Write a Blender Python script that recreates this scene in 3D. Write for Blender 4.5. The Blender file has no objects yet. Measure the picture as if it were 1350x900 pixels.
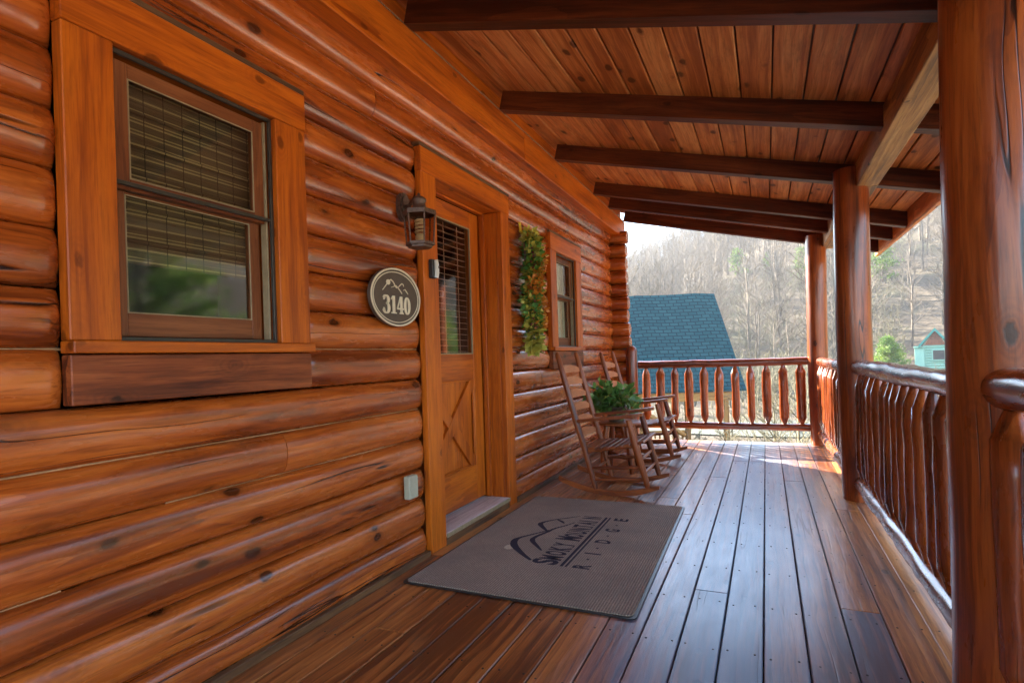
import bpy, math, random
import numpy as np
from mathutils import Matrix, Vector
random.seed(7); np.random.seed(7)
R = math.radians
scn = bpy.context.scene
col = scn.collection

# ------------------------------------------------------------------ camera
YAW, ROLL, CX, CH = .4204, .0316, 1.71, 1.0664
cam = bpy.data.objects.new('camera', bpy.data.cameras.new('camera')); col.objects.link(cam)
cam.data.sensor_width = 36; cam.data.lens = 749.17/1350*36
cam.data.shift_y = 21.36/1350; cam.data.clip_start = .05; cam.data.clip_end = 2000
F = Vector((-math.sin(YAW), math.cos(YAW), 0)); R0 = Vector((math.cos(YAW), math.sin(YAW), 0)); U0 = Vector((0, 0, 1))
RR = R0*math.cos(ROLL) - U0*math.sin(ROLL); UU = U0*math.cos(ROLL) + R0*math.sin(ROLL)
m = Matrix((RR, UU, -F)).transposed().to_4x4(); m.translation = (CX, 0, CH)
cam.matrix_world = m; scn.camera = cam

# ------------------------------------------------------------------ light
SUN_EL, SUN_AZ = R(30), R(-52)          # azimuth measured from +y towards +x
world = bpy.data.worlds.new('World'); scn.world = world; world.use_nodes = True
wn = world.node_tree; bg = wn.nodes['Background']; sky = wn.nodes.new('ShaderNodeTexSky')
sky.sky_type = 'NISHITA'; sky.sun_disc = False; sky.sun_elevation = SUN_EL; sky.sun_rotation = SUN_AZ
sky.air_density = 1.0; sky.dust_density = .4; sky.ozone_density = 1.0
wn.links.new(sky.outputs[0], bg.inputs[0]); bg.inputs[1].default_value = .118
sun = bpy.data.objects.new('sun', bpy.data.lights.new('sun', 'SUN')); col.objects.link(sun)
sun.data.energy = 5.0; sun.data.angle = R(.5); sun.data.color = (1, .88, .70)
sd = Vector((math.sin(SUN_AZ)*math.cos(SUN_EL), math.cos(SUN_AZ)*math.cos(SUN_EL), math.sin(SUN_EL)))
sun.rotation_euler = sd.to_track_quat('Z', 'Y').to_euler()
scn.view_settings.view_transform = 'Standard'; scn.view_settings.look = 'None'
scn.view_settings.exposure = 3.35; scn.view_settings.gamma = 1
scn.render.resolution_x = 1024; scn.render.resolution_y = 682
scn.render.engine = 'CYCLES'
scn.cycles.max_bounces = 8; scn.cycles.diffuse_bounces = 5; scn.cycles.glossy_bounces = 4; scn.cycles.transparent_max_bounces = 12

# ------------------------------------------------------------------ materials
def nd(nt, typ, **kw):
    n = nt.nodes.new(typ)
    for k, v in kw.items():
        if hasattr(n, k): setattr(n, k, v)
    return n
def mat(name):
    mt = bpy.data.materials.new(name); mt.use_nodes = True
    return mt, mt.node_tree, mt.node_tree.nodes['Principled BSDF']
def L(nt, a, b): nt.links.new(a, b)
def ramp(nt, fac, stops):
    r = nt.nodes.new('ShaderNodeValToRGB'); e = r.color_ramp.elements
    while len(e) < len(stops): e.new(.5)
    for i, (p, c) in enumerate(stops):
        e[i].position = p; e[i].color = (*c, 1) if len(c) == 3 else c
    if fac is not None: L(nt, fac, r.inputs[0])
    return r
def mixc(nt, fac, a, b, mode='MIX'):
    n = nt.nodes.new('ShaderNodeMix'); n.data_type = 'RGBA'; n.blend_type = mode
    for s, v in ((0, fac), (6, a), (7, b)):
        if hasattr(v, 'is_linked'): L(nt, v, n.inputs[s])
        else: n.inputs[s].default_value = v if s == 0 else (*v, 1)
    return n.outputs[2]
def mapping(nt, vec, scale, loc=(0, 0, 0)):
    mp = nt.nodes.new('ShaderNodeMapping'); mp.inputs['Scale'].default_value = scale; mp.inputs['Location'].default_value = loc
    L(nt, vec, mp.inputs[0]); return mp.outputs[0]
def noise(nt, vec, scale, detail=4, rough=.55, dist=0):
    n = nt.nodes.new('ShaderNodeTexNoise'); n.inputs['Scale'].default_value = scale; n.inputs['Detail'].default_value = detail
    n.inputs['Roughness'].default_value = rough; n.inputs['Distortion'].default_value = dist
    if vec is not None: L(nt, vec, n.inputs['Vector'])
    return n
def math_(nt, op, a, b=None, clamp=False):
    n = nt.nodes.new('ShaderNodeMath'); n.operation = op; n.use_clamp = clamp
    for i, v in enumerate((a, b)):
        if v is None: continue
        if hasattr(v, 'is_linked'): L(nt, v, n.inputs[i])
        else: n.inputs[i].default_value = v
    return n.outputs[0]

def wood(name, light, mid, dark, rough=.35, knots=.5, grain=1.0, bump=.25, grey=None, coat=.0, checks=.0, ring=1.0, var=.5, sky_sheen=None, spec=.5):
    mt, nt, b = mat(name)
    at = nd(nt, 'ShaderNodeAttribute', attribute_name='wc'); v = at.outputs['Vector']
    # warp so the grain is never straight
    wv = noise(nt, mapping(nt, v, (1.1, 3, 3)), 1, 2)
    vm = nt.nodes.new('ShaderNodeVectorMath'); vm.operation = 'MULTIPLY_ADD'
    L(nt, wv.outputs['Color'], vm.inputs[0]); vm.inputs[1].default_value = (0, .06, .06); L(nt, v, vm.inputs[2]); w = vm.outputs[0]
    fib = noise(nt, mapping(nt, w, (2.2*grain, 75*grain, 75*grain)), 1, 5, .6)
    band = noise(nt, mapping(nt, w, (.9, 17*grain, 17*grain)), 1, 4, .6, .5)
    # cathedral rings
    wav = nt.nodes.new('ShaderNodeTexWave'); wav.wave_type = 'BANDS'; wav.bands_direction = 'Y'; wav.wave_profile = 'SAW'
    wav.inputs['Scale'].default_value = 9*grain; wav.inputs['Distortion'].default_value = 5.5; wav.inputs['Detail'].default_value = 3
    wav.inputs['Detail Scale'].default_value = 1.1; L(nt, mapping(nt, w, (.16, 1, 1)), wav.inputs['Vector'])
    tone = noise(nt, mapping(nt, v, (.35, 1.1, 1.1)), 1.3, 2)
    f = math_(nt, 'MULTIPLY', band.outputs[0], .62)
    f = math_(nt, 'ADD', f, math_(nt, 'MULTIPLY', fib.outputs[0], .38))
    f = math_(nt, 'SUBTRACT', f, math_(nt, 'MULTIPLY', wav.outputs[1], .09*ring))
    f = math_(nt, 'ADD', f, math_(nt, 'MULTIPLY', math_(nt, 'SUBTRACT', tone.outputs[0], .5), var))
    pore = noise(nt, mapping(nt, w, (7*grain, 150*grain, 150*grain), (5, 2, 8)), 1, 3, .7)
    pm = ramp(nt, pore.outputs[0], [(.50, (0, 0, 0)), (.66, (1, 1, 1))]).outputs[0]
    base = ramp(nt, f, [(.30, dark), (.44, mid), (.60, light)]).outputs[0]
    base = mixc(nt, math_(nt, 'MULTIPLY', pm, .42), base, tuple(c*.75 for c in dark))
    # knots with flowing halo
    kv = mapping(nt, w, (3.6, 6.8, 6.8)); vo = nt.nodes.new('ShaderNodeTexVoronoi'); vo.inputs['Scale'].default_value = 1
    L(nt, kv, vo.inputs['Vector'])
    kn = noise(nt, mapping(nt, v, (25, 40, 40)), 1, 3)
    kd = math_(nt, 'ADD', vo.outputs['Distance'], math_(nt, 'MULTIPLY', math_(nt, 'SUBTRACT', kn.outputs[0], .5), .12))
    k1 = ramp(nt, kd, [(.05+.06*knots, (1, 1, 1)), (.085+.075*knots, (0, 0, 0))]).outputs[0]
    kr = math_(nt, 'MULTIPLY', math_(nt, 'ADD', math_(nt, 'SINE', math_(nt, 'MULTIPLY', kd, 85)), 1), .5)
    k2 = ramp(nt, kd, [(.08, (1, 1, 1)), (.42, (0, 0, 0))]).outputs[0]
    dk = tuple(c*.22 for c in dark)
    base = mixc(nt, math_(nt, 'MULTIPLY', math_(nt, 'MULTIPLY', k2, math_(nt, 'ADD', math_(nt, 'MULTIPLY', kr, .7), .35)), .62*min(1, knots*1.6)), base, dark)
    base = mixc(nt, math_(nt, 'MULTIPLY', k1, .85*min(1, knots*1.6)), base, dk)
    # grime / mildew blotches
    gr = noise(nt, mapping(nt, v, (1.2, 5, 5)), 1.7, 6, .7)
    gm = ramp(nt, gr.outputs[0], [(.54, (0, 0, 0)), (.70, (1, 1, 1))]).outputs[0]
    gc = grey if grey else tuple(c*.45 for c in dark)
    base = mixc(nt, math_(nt, 'MULTIPLY', gm, .42), base, gc)
    if sky_sheen:
        # sky reflection painted into the board colour as a cool blue-grey band
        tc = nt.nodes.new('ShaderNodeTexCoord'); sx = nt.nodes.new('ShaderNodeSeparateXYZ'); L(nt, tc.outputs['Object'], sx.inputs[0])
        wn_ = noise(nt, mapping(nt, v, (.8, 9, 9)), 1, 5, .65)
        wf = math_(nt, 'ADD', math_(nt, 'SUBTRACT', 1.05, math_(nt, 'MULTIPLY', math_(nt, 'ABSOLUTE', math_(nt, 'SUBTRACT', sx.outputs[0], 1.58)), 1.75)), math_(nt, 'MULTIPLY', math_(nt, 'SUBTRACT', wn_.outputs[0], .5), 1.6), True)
        base = mixc(nt, math_(nt, 'MULTIPLY', wf, .80), base, sky_sheen)
    hgt = math_(nt, 'ADD', math_(nt, 'MULTIPLY', fib.outputs[0], .6), math_(nt, 'MULTIPLY', band.outputs[0], .8))
    hgt = math_(nt, 'SUBTRACT', hgt, math_(nt, 'MULTIPLY', k1, .3))
    if checks > 0:
        cn = noise(nt, mapping(nt, w, (.20, 11, 11), (3, 7, 1)), 1, 2, .45)
        ck = math_(nt, 'ABSOLUTE', math_(nt, 'SUBTRACT', cn.outputs[0], .5))
        sel = noise(nt, mapping(nt, v, (.8, 2.5, 2.5), (9, 1, 4)), 1.4, 1)
        cm = ramp(nt, ck, [(.003, (1, 1, 1)), (.009, (0, 0, 0))]).outputs[0]
        cm = math_(nt, 'MULTIPLY', cm, ramp(nt, sel.outputs[0], [(.5, (0, 0, 0)), (.56, (1, 1, 1))]).outputs[0])
        cm = math_(nt, 'MULTIPLY', cm, checks)
        base = mixc(nt, cm, base, tuple(c*.12 for c in dark))
        hgt = math_(nt, 'SUBTRACT', hgt, math_(nt, 'MULTIPLY', cm, 1.5))
    L(nt, base, b.inputs['Base Color'])
    rn = noise(nt, mapping(nt, v, (5, 20, 20)), 1, 4)
    L(nt, math_(nt, 'ADD', rough-.1, math_(nt, 'MULTIPLY', rn.outputs[0], .22)), b.inputs['Roughness'])
    bp = nt.nodes.new('ShaderNodeBump'); bp.inputs['Strength'].default_value = bump; bp.inputs['Distance'].default_value = .004
    L(nt, hgt, bp.inputs['Height']); L(nt, bp.outputs[0], b.inputs['Normal'])
    b.inputs['Specular IOR Level'].default_value = spec; b.inputs['Coat Weight'].default_value = coat; b.inputs['Coat Roughness'].default_value = .14
    return mt
def plain(name, c, rough=.6, metal=0, nz=.15, scale=30, bump=.1):
    mt, nt, b = mat(name)
    tc = nt.nodes.new('ShaderNodeTexCoord'); n = noise(nt, tc.outputs['Object'], scale, 5)
    L(nt, ramp(nt, n.outputs[0], [(.3, tuple(x*(1-nz*1.5) for x in c)), (.7, tuple(min(1, x*(1+nz)) for x in c))]).outputs[0], b.inputs['Base Color'])
    b.inputs['Roughness'].default_value = rough; b.inputs['Metallic'].default_value = metal
    bp = nt.nodes.new('ShaderNodeBump'); bp.inputs['Strength'].default_value = bump; bp.inputs['Distance'].default_value = .002
    L(nt, n.outputs[0], bp.inputs['Height']); L(nt, bp.outputs[0], b.inputs['Normal'])
    return mt
def leafy(name, cols, rough=.5, trans=.3, scale=6):
    mt, nt, b = mat(name)
    tc = nt.nodes.new('ShaderNodeTexCoord'); n = noise(nt, tc.outputs['Object'], scale, 3)
    r = ramp(nt, n.outputs[0], [(.3+.4*i/max(1, len(cols)-1), c) for i, c in enumerate(cols)])
    L(nt, r.outputs[0], b.inputs['Base Color']); b.inputs['Roughness'].default_value = rough
    tr = nt.nodes.new('ShaderNodeBsdfTranslucent'); L(nt, r.outputs[0], tr.inputs[0])
    mx = nt.nodes.new('ShaderNodeMixShader'); mx.inputs[0].default_value = trans
    L(nt, b.outputs[0], mx.inputs[1]); L(nt, tr.outputs[0], mx.inputs[2]); L(nt, mx.outputs[0], nt.nodes['Material Output'].inputs[0])
    return mt

M = {}
M['log'] = wood('log_wood', (.53, .132, .020), (.37, .073, .009), (.150, .027, .005), .25, .95, .8, .40, (.13, .055, .024), .4, 1, 1.1, .45, spec=0.45)
M['trim'] = wood('trim_wood', (.58, .138, .008), (.48, .100, .006), (.25, .042, .004), .38, .45, .9, .25, (.20, .050, .008), 0, 0, 1.2, .35, spec=0.28)
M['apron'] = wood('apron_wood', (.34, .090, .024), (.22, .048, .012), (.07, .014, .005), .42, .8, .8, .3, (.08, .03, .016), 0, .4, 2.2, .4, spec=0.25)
M['door'] = wood('door_wood', (.58, .142, .011), (.48, .104, .007), (.28, .050, .005), .34, .15, 1, .2, (.22, .05, .008), .1, 0, 1.4, .3, spec=0.3)
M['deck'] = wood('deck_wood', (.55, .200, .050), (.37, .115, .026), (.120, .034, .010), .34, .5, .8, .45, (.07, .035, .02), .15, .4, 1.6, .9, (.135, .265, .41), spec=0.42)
M['ceil'] = wood('ceiling_wood', (.86, .38, .12), (.68, .23, .055), (.42, .115, .026), .48, 1.1, .7, .25, (.14, .05, .018), 0, 0, 1.2, .6, spec=0.25)
M['beam'] = wood('beam_wood', (.17, .040, .010), (.105, .022, .006), (.045, .010, .003), .42, .4, .8, .3, (.03, .010, .006), .05, .4, spec=0.22)
M['girt'] = wood('girt_wood', (.54, .29, .085), (.38, .17, .040), (.13, .055, .018), .5, .6, .8, .3, (.16, .11, .05), 0, .5, 1.6, spec=0.3)
M['post'] = wood('post_wood', (.38, .088, .014), (.25, .048, .007), (.085, .016, .004), .30, .7, .8, .42, (.085, .024, .008), .25, 1, 1.2, .5, spec=0.38)
M['rail'] = wood('rail_wood', (.38, .092, .017), (.25, .050, .009), (.085, .017, .005), .26, .5, .8, .45, (.07, .028, .014), .35, .8, 1.2, .6)
M['chair'] = wood('chair_wood', (.34, .090, .022), (.22, .050, .012), (.08, .016, .005), .34, .1, 1.2, .15, (.09, .025, .012), .1, 0, .8, .4, spec=0.28)
M['back_slat'] = wood('lit_chair_wood', (.50, .18, .075), (.40, .13, .050), (.18, .06, .03), .38, .1, 1.2, .1, (.14, .05, .03), .1, 0, .5, .3, spec=0.3)  # chair wood painted lighter, since the slats face the light
M['grey_wood'] = wood('threshold_wood', (.66, .58, .53), (.50, .43, .40), (.27, .22, .20), .5, .1, 1.2, .2, (.2, .16, .14), 0, .3)
M['strip'] = wood('base_strip_wood', (.22, .105, .035), (.13, .055, .018), (.05, .02, .008), .55, .3, .9, .3, (.12, .08, .035), 0, .4)
M['caulk'] = plain('caulk', (.40, .20, .08), .6)
M['bronze'] = plain('bronze_frame', (.055, .045, .035), .4, .3)
M['tan_frame'] = plain('tan_track', (.30, .22, .12), .5)
M['sash'] = wood('sash_wood', (.26, .085, .028), (.18, .052, .016), (.09, .024, .009), .45, .1, 1, .1, spec=0.28)
M['dark'] = plain('dark_interior', (.03, .022, .016), .9)
M['curtain'] = plain('curtain', (.72, .70, .58), .8, 0, .08)
M['white'] = plain('white_plastic', (.62, .60, .55), .4, 0, .05)
M['greige'] = plain('outlet_plate', (.42, .39, .27), .5, 0, .08)
M['black'] = plain('black_plastic', (.018, .018, .018), .4)
M['lantern'] = plain('aged_bronze', (.13, .075, .055), .45, .35, .4, 60, .3)
M['cream'] = plain('cream_paint', (.72, .60, .42), .5, 0, .05)
M['sign'] = plain('brown_plaque', (.085, .055, .038), .5, 0, .1)
M['bulb'] = plain('bulb_glass', (.80, .72, .50), .3, 0, .1)
M['metal'] = plain('screw_head', (.05, .04, .035), .5, .5)
M['vent'] = plain('soffit_vent', (.30, .22, .16), .5, .3)
M['teal_trim'] = plain('teal_trim', (.015, .20, .16), .5)
M['mint'] = plain('mint_paint', (.24, .44, .33), .7)
M['pot'] = plain('pot', (.10, .055, .035), .5)
M['yellow'] = plain('yellow_ribbon', (.75, .55, .03), .5)
M['orange_berry'] = leafy('orange_leaf', [(.55, .16, .02), (.75, .34, .04)], .4, .3, 30)
M['wreath_green'] = leafy('wreath_leaf', [(.02, .13, .03), (.10, .30, .05), (.28, .42, .09)], .4, .3, 18)
M['wreath_yellow'] = leafy('wreath_straw', [(.35, .38, .06), (.6, .5, .08)], .5, .3, 18)
M['wreath_red'] = leafy('wreath_berry', [(.12, .015, .03), (.25, .03, .04)], .3, .1, 18)
M['plant'] = leafy('house_plant_leaf', [(.02, .07, .015), (.09, .20, .035), (.28, .38, .10)], .35, .3, 14)
M['pine'] = leafy('pine_needles', [(.03, .09, .015), (.11, .20, .03), (.27, .36, .06)], .6, .35, 1.2)
M['bark'] = plain('bark', (.16, .12, .09), .9, 0, .3, 8, .4)
M['palebark'] = plain('pale_bark', (.145, .115, .085), .9, 0, .25, 3, .3)
M['strawbark'] = plain('straw_twigs', (.20, .175, .105), .9, 0, .25, 3, .3)

def glass_mat(name, tint, ior=1.6, extra=.0):
    mt, nt, b = mat(name); nt.nodes.remove(b)
    fr = nt.nodes.new('ShaderNodeFresnel'); fr.inputs[0].default_value = ior
    t = nt.nodes.new('ShaderNodeBsdfTransparent'); t.inputs[0].default_value = (*tint, 1)
    g = nt.nodes.new('ShaderNodeBsdfGlossy'); g.inputs['Roughness'].default_value = .05
    geo = nt.nodes.new('ShaderNodeNewGeometry')   # only the entering face reflects
    mx = nt.nodes.new('ShaderNodeMixShader'); L(nt, math_(nt, 'MULTIPLY', math_(nt, 'ADD', fr.outputs[0], extra), math_(nt, 'SUBTRACT', 1.0, geo.outputs['Backfacing'])), mx.inputs[0])
    L(nt, t.outputs[0], mx.inputs[1]); L(nt, g.outputs[0], mx.inputs[2]); L(nt, mx.outputs[0], nt.nodes['Material Output'].inputs[0])
    return mt
M['glass'] = glass_mat('window_glass', (.86, .86, .82), 1.6, .05)
M['lglass'] = glass_mat('lantern_glass', (.72, .60, .50), 1.5, .07)

def blind_mat():
    mt, nt, b = mat('bamboo_blind')
    tc = nt.nodes.new('ShaderNodeTexCoord'); sx = nt.nodes.new('ShaderNodeSeparateXYZ'); L(nt, tc.outputs['Object'], sx.inputs[0])
    z = sx.outputs[2]; y = sx.outputs[1]
    n1 = noise(nt, mapping(nt, tc.outputs['Object'], (1, 3, 260)), 1, 3)
    fr = math_(nt, 'FRACT', math_(nt, 'MULTIPLY', z, 27))
    n0 = noise(nt, mapping(nt, tc.outputs['Object'], (1, 1, 30)), 1, 1)
    line = math_(nt, 'LESS_THAN', fr, .16)
    fr3 = math_(nt, 'FRACT', math_(nt, 'ADD', math_(nt, 'MULTIPLY', z, 27), .68))
    line2 = math_(nt, 'MULTIPLY', math_(nt, 'LESS_THAN', fr3, .12), math_(nt, 'GREATER_THAN', n0.outputs[0], .47))
    li = math_(nt, 'MAXIMUM', line, line2)
    fr2 = math_(nt, 'FRACT', math_(nt, 'MULTIPLY', y, 15)); string = math_(nt, 'LESS_THAN', fr2, .05)
    c = ramp(nt, n1.outputs[0], [(.3, (.055, .034, .018)), (.7, (.16, .105, .055))]).outputs[0]
    c = mixc(nt, math_(nt, 'MULTIPLY', li, .8), c, (.45, .34, .16))
    c = mixc(nt, string, c, (.015, .01, .006))
    L(nt, c, b.inputs['Base Color']); b.inputs['Roughness'].default_value = .6
    return mt
M['blind'] = blind_mat(); M['slat'] = plain('slat', (.55, .34, .26), .5)
def mat_mat():
    mt, nt, b = mat('doormat_carpet')
    tc = nt.nodes.new('ShaderNodeTexCoord'); o = tc.outputs['Object']
    n = noise(nt, o, 260, 3, .7); n2 = noise(nt, o, 3, 4)
    sx = nt.nodes.new('ShaderNodeSeparateXYZ'); L(nt, o, sx.inputs[0])
    rib = math_(nt, 'SINE', math_(nt, 'MULTIPLY', math_(nt, 'ADD', sx.outputs[0], sx.outputs[1]), 620))
    rib2 = math_(nt, 'SINE', math_(nt, 'MULTIPLY', sx.outputs[0], 520))
    h = math_(nt, 'ADD', math_(nt, 'MULTIPLY', rib, .25), math_(nt, 'ADD', n.outputs[0], math_(nt, 'MULTIPLY', rib2, .3)))
    c = ramp(nt, math_(nt, 'ADD', math_(nt, 'MULTIPLY', n.outputs[0], .7), math_(nt, 'MULTIPLY', rib2, .08)), [(.2, (.10, .070, .050)), (.55, (.52, .385, .285))]).outputs[0]
    c = mixc(nt, ramp(nt, n2.outputs[0], [(.4, (0, 0, 0)), (.7, (.6, .6, .6))]).outputs[0], c, (.17, .135, .11))
    L(nt, c, b.inputs['Base Color']); b.inputs['Roughness'].default_value = .95
    bp = nt.nodes.new('ShaderNodeBump'); bp.inputs['Strength'].default_value = .6; bp.inputs['Distance'].default_value = .003
    L(nt, h, bp.inputs['Height']); L(nt, bp.outputs[0], b.inputs['Normal'])
    return mt
M['doormat'] = mat_mat()
M['mat_ink'] = plain('mat_print', (.016, .009, .024), .95, 0, .3, 200)
M['mat_cream'] = plain('mat_cream', (.50, .40, .28), .9, 0, .3, 200)
def shingle_mat(name, a, b_, c_):
    mt, nt, b = mat(name)
    at = nd(nt, 'ShaderNodeAttribute', attribute_name='wc')
    br = nt.nodes.new('ShaderNodeTexBrick'); br.inputs['Scale'].default_value = 1; br.inputs['Brick Width'].default_value = .26; br.inputs['Row Height'].default_value = .135
    br.inputs['Mortar Size'].default_value = .016; br.inputs['Mortar Smooth'].default_value = .3
    br.inputs['Color1'].default_value = (*a, 1); br.inputs['Color2'].default_value = (*b_, 1); br.inputs['Mortar'].default_value = (*c_, 1)
    wv = noise(nt, at.outputs['Vector'], 1.5, 2)
    vm = nt.nodes.new('ShaderNodeVectorMath'); vm.operation = 'MULTIPLY_ADD'; L(nt, wv.outputs['Color'], vm.inputs[0]); vm.inputs[1].default_value = (.06, .04, 0); L(nt, at.outputs['Vector'], vm.inputs[2])
    L(nt, vm.outputs[0], br.inputs['Vector'])
    n = noise(nt, at.outputs['Vector'], 60, 3)
    L(nt, mixc(nt, .35, br.outputs[0], ramp(nt, n.outputs[0], [(.3, c_), (.7, b_)]).outputs[0]), b.inputs['Base Color'])
    b.inputs['Roughness'].default_value = .9; b.inputs['Specular IOR Level'].default_value = .25
    bp = nt.nodes.new('ShaderNodeBump'); bp.inputs['Strength'].default_value = .8; bp.inputs['Distance'].default_value = .02; bp.invert = True
    L(nt, br.outputs['Fac'], bp.inputs['Height']); L(nt, bp.outputs[0], b.inputs['Normal'])
    return mt
M['shingle'] = shingle_mat('blue_shingles', (.014, .056, .064), (.026, .084, .088), (.003, .011, .015))
def ground_mat():
    mt, nt, b = mat('leaf_litter')
    tc = nt.nodes.new('ShaderNodeTexCoord'); o = tc.outputs['Object']
    n = noise(nt, o, .12, 8, .7); n2 = noise(nt, o, 3.5, 6, .75)
    c = ramp(nt, n2.outputs[0], [(.3, (.035, .026, .016)), (.5, (.080, .060, .038)), (.72, (.145, .115, .074))]).outputs[0]
    g = ramp(nt, n.outputs[0], [(.5, (0, 0, 0)), (.66, (1, 1, 1))]).outputs[0]
    c = mixc(nt, math_(nt, 'MULTIPLY', g, .5), c, (.075, .09, .035))
    L(nt, c, b.inputs['Base Color']); b.inputs['Roughness'].default_value = .95
    bp = nt.nodes.new('ShaderNodeBump'); bp.inputs['Strength'].default_value = 1; bp.inputs['Distance'].default_value = .12
    L(nt, n2.outputs[0], bp.inputs['Height']); L(nt, bp.outputs[0], b.inputs['Normal'])
    return mt
M['ground'] = ground_mat()
M['bounce_ground'] = plain('bounce_pale', (.60, .52, .40), .95, 0, .15, 4, .4)
M['gravel'] = plain('gravel', (.070, .080, .062), .95, 0, .2, 6, .5)

# ------------------------------------------------------------------ geometry helpers
class Geo:
    """collects shapes; build() links them as one mesh object. 'wc' keeps grain coordinates (grain runs along its x)."""
    def __init__(s): s.v = []; s.f = []; s.m = []; s.wc = []; s.sm = []
    def add(s, v, f, wc=None, mi=0, smooth=False):
        n = len(s.v); s.v += [tuple(p) for p in v]; s.wc += [tuple(p) for p in (wc if wc is not None else v)]
        s.f += [[i+n for i in q] for q in f]; s.m += [mi]*len(f); s.sm += [smooth]*len(f)
    def box(s, c, d, g=None, bev=.003, rot=None, mi=0):
        """box centred c, size d; g grain axis (default the longest)"""
        if g is None: g = max(range(3), key=lambda i: d[i])
        h = [x/2 for x in d]; bv = min(bev, min(h)*.45)
        V = []; idx = {}
        for ax in range(3):
            for sg in (-1, 1):
                for a in (-1, 1):
                    for b in (-1, 1):
                        p = [0, 0, 0]; o = [i for i in range(3) if i != ax]
                        p[ax] = sg*h[ax]; p[o[0]] = a*(h[o[0]]-bv); p[o[1]] = b*(h[o[1]]-bv)
                        key = [0, 0, 0]; key[ax] = sg; key[o[0]] = a; key[o[1]] = b
                        idx[(ax, tuple(key))] = len(V); V.append(p)
        Fc = []
        for ax in range(3):
            o = [i for i in range(3) if i != ax]
            for sg in (-1, 1):
                q = []
                for a, b in ((-1, -1), (1, -1), (1, 1), (-1, 1)):
                    k = [0, 0, 0]; k[ax] = sg; k[o[0]] = a; k[o[1]] = b; q.append(idx[(ax, tuple(k))])
                Fc.append(q)
            # edges along ax
            for a in (-1, 1):
                for b in (-1, 1):
                    k1 = [0, 0, 0]; k1[o[0]] = a; k1[o[1]] = b; k1[ax] = -1
                    k2 = list(k1); k2[ax] = 1
                    Fc.append([idx[(o[0], tuple(k1))], idx[(o[0], tuple(k2))], idx[(o[1], tuple(k2))], idx[(o[1], tuple(k1))]])
        for a in (-1, 1):
            for b in (-1, 1):
                for e in (-1, 1): Fc.append([idx[(ax, (a, b, e))] for ax in range(3)])
        V = np.array(V); off = np.random.rand(3)*80
        o = [i for i in range(3) if i != g]
        wc = np.stack([V[:, g], V[:, o[0]], V[:, o[1]]], 1)+off
        # orient faces outward
        F2 = []
        for q in Fc:
            p = V[q]; nrm = np.cross(p[1]-p[0], p[2]-p[0])
            F2.append(q if nrm @ p.mean(0) > 0 else q[::-1])
        if rot is not None: V = V @ np.array(rot.to_3x3()).T
        s.add(V+np.array(c), F2, wc, mi)
        return s
    def tube(s, pts, rad, n=12, caps=True, wob=0, mi=0, smooth=True, squash=None):
        pts = [Vector(p) for p in pts]; off = np.random.rand(3)*80; ph = random.random()*10
        V = []; WC = []; L_ = 0; up = None
        for i, p in enumerate(pts):
            t = (pts[min(i+1, len(pts)-1)]-pts[max(i-1, 0)]).normalized()
            if up is None:
                up = Vector((0, 0, 1)) if abs(t.z) < .9 else Vector((1, 0, 0))
            x = up.cross(t).normalized(); y = t.cross(x).normalized(); up = y
            if i: L_ += (p-pts[i-1]).length
            r = rad[i] if hasattr(rad, '__len__') else rad
            for j in range(n):
                a = 2*math.pi*j/n
                rj = r*(1+wob*(math.sin(a*2+ph+L_*5)*.5+math.sin(a*3+ph*2-L_*9)*.35+math.sin(L_*17+a+ph*3)*.3))
                ca, sa = math.cos(a)*rj, math.sin(a)*rj
                if squash: ca *= squash
                V.append(p+x*ca+y*sa); WC.append((off[0]+L_, off[1]+ca, off[2]+sa))
        Fc = []
        for i in range(len(pts)-1):
            for j in range(n):
                k = (j+1) % n; Fc.append([i*n+j, i*n+k, (i+1)*n+k, (i+1)*n+j])
        s.add(V, Fc, WC, mi, smooth)
        if caps:
            for i, rev in ((0, True), (len(pts)-1, False)):
                q = list(range(n)); q = q[::-1] if rev else q
                s.add([V[i*n+j] for j in range(n)], [q], [WC[i*n+j] for j in range(n)], mi, False)
        return s
    def lathe(s, c, prof, n=20, mi=0, smooth=True):
        s.tube([(c[0], c[1], c[2]+z) for r, z in prof], [max(r, 1e-4) for r, z in prof], n, True, 0, mi, smooth); return s
    def prism(s, poly, axis, a, b, mi=0, g=0):
        """extrude a 2-D polygon along axis between a and b; poly coordinates are the two other axes in order"""
        o = [i for i in range(3) if i != axis]; V = []
        for t in (a, b):
            for p in poly:
                q = [0, 0, 0]; q[axis] = t; q[o[0]] = p[0]; q[o[1]] = p[1]; V.append(q)
        n = len(poly); Fc = [list(range(n))[::-1], list(range(n, 2*n))]+[[i, (i+1) % n, n+(i+1) % n, n+i] for i in range(n)]
        V = np.array(V, float); off = np.random.rand(3)*80; gg = [i for i in range(3) if i != g]
        s.add(V, Fc, np.stack([V[:, g], V[:, gg[0]], V[:, gg[1]]], 1)+off, mi); return s
    def ribbon(s, pts, widths, depth, frame, mi=0):
        """2-D stroke of varying width raised by depth; frame(u, v, h) -> world"""
        n = len(pts); Lf = []; Rt = []
        for i in range(n):
            a = np.array(pts[max(i-1, 0)], float); b = np.array(pts[min(i+1, n-1)], float); t = b-a; t /= (np.hypot(*t)+1e-9)
            w = (widths[i] if hasattr(widths, '__len__') else widths)/2; nn = np.array([-t[1], t[0]])*w
            Lf.append(np.array(pts[i])+nn); Rt.append(np.array(pts[i])-nn)
        V = [frame(p[0], p[1], h) for h in (0, depth) for p in Lf+Rt]; Fc = []; N = 2*n
        for i in range(n-1):
            Fc.append([N+i, N+n+i, N+n+i+1, N+i+1]); Fc.append([i, i+1, N+i+1, N+i]); Fc.append([n+i, N+n+i, N+n+i+1, n+i+1])
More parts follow.
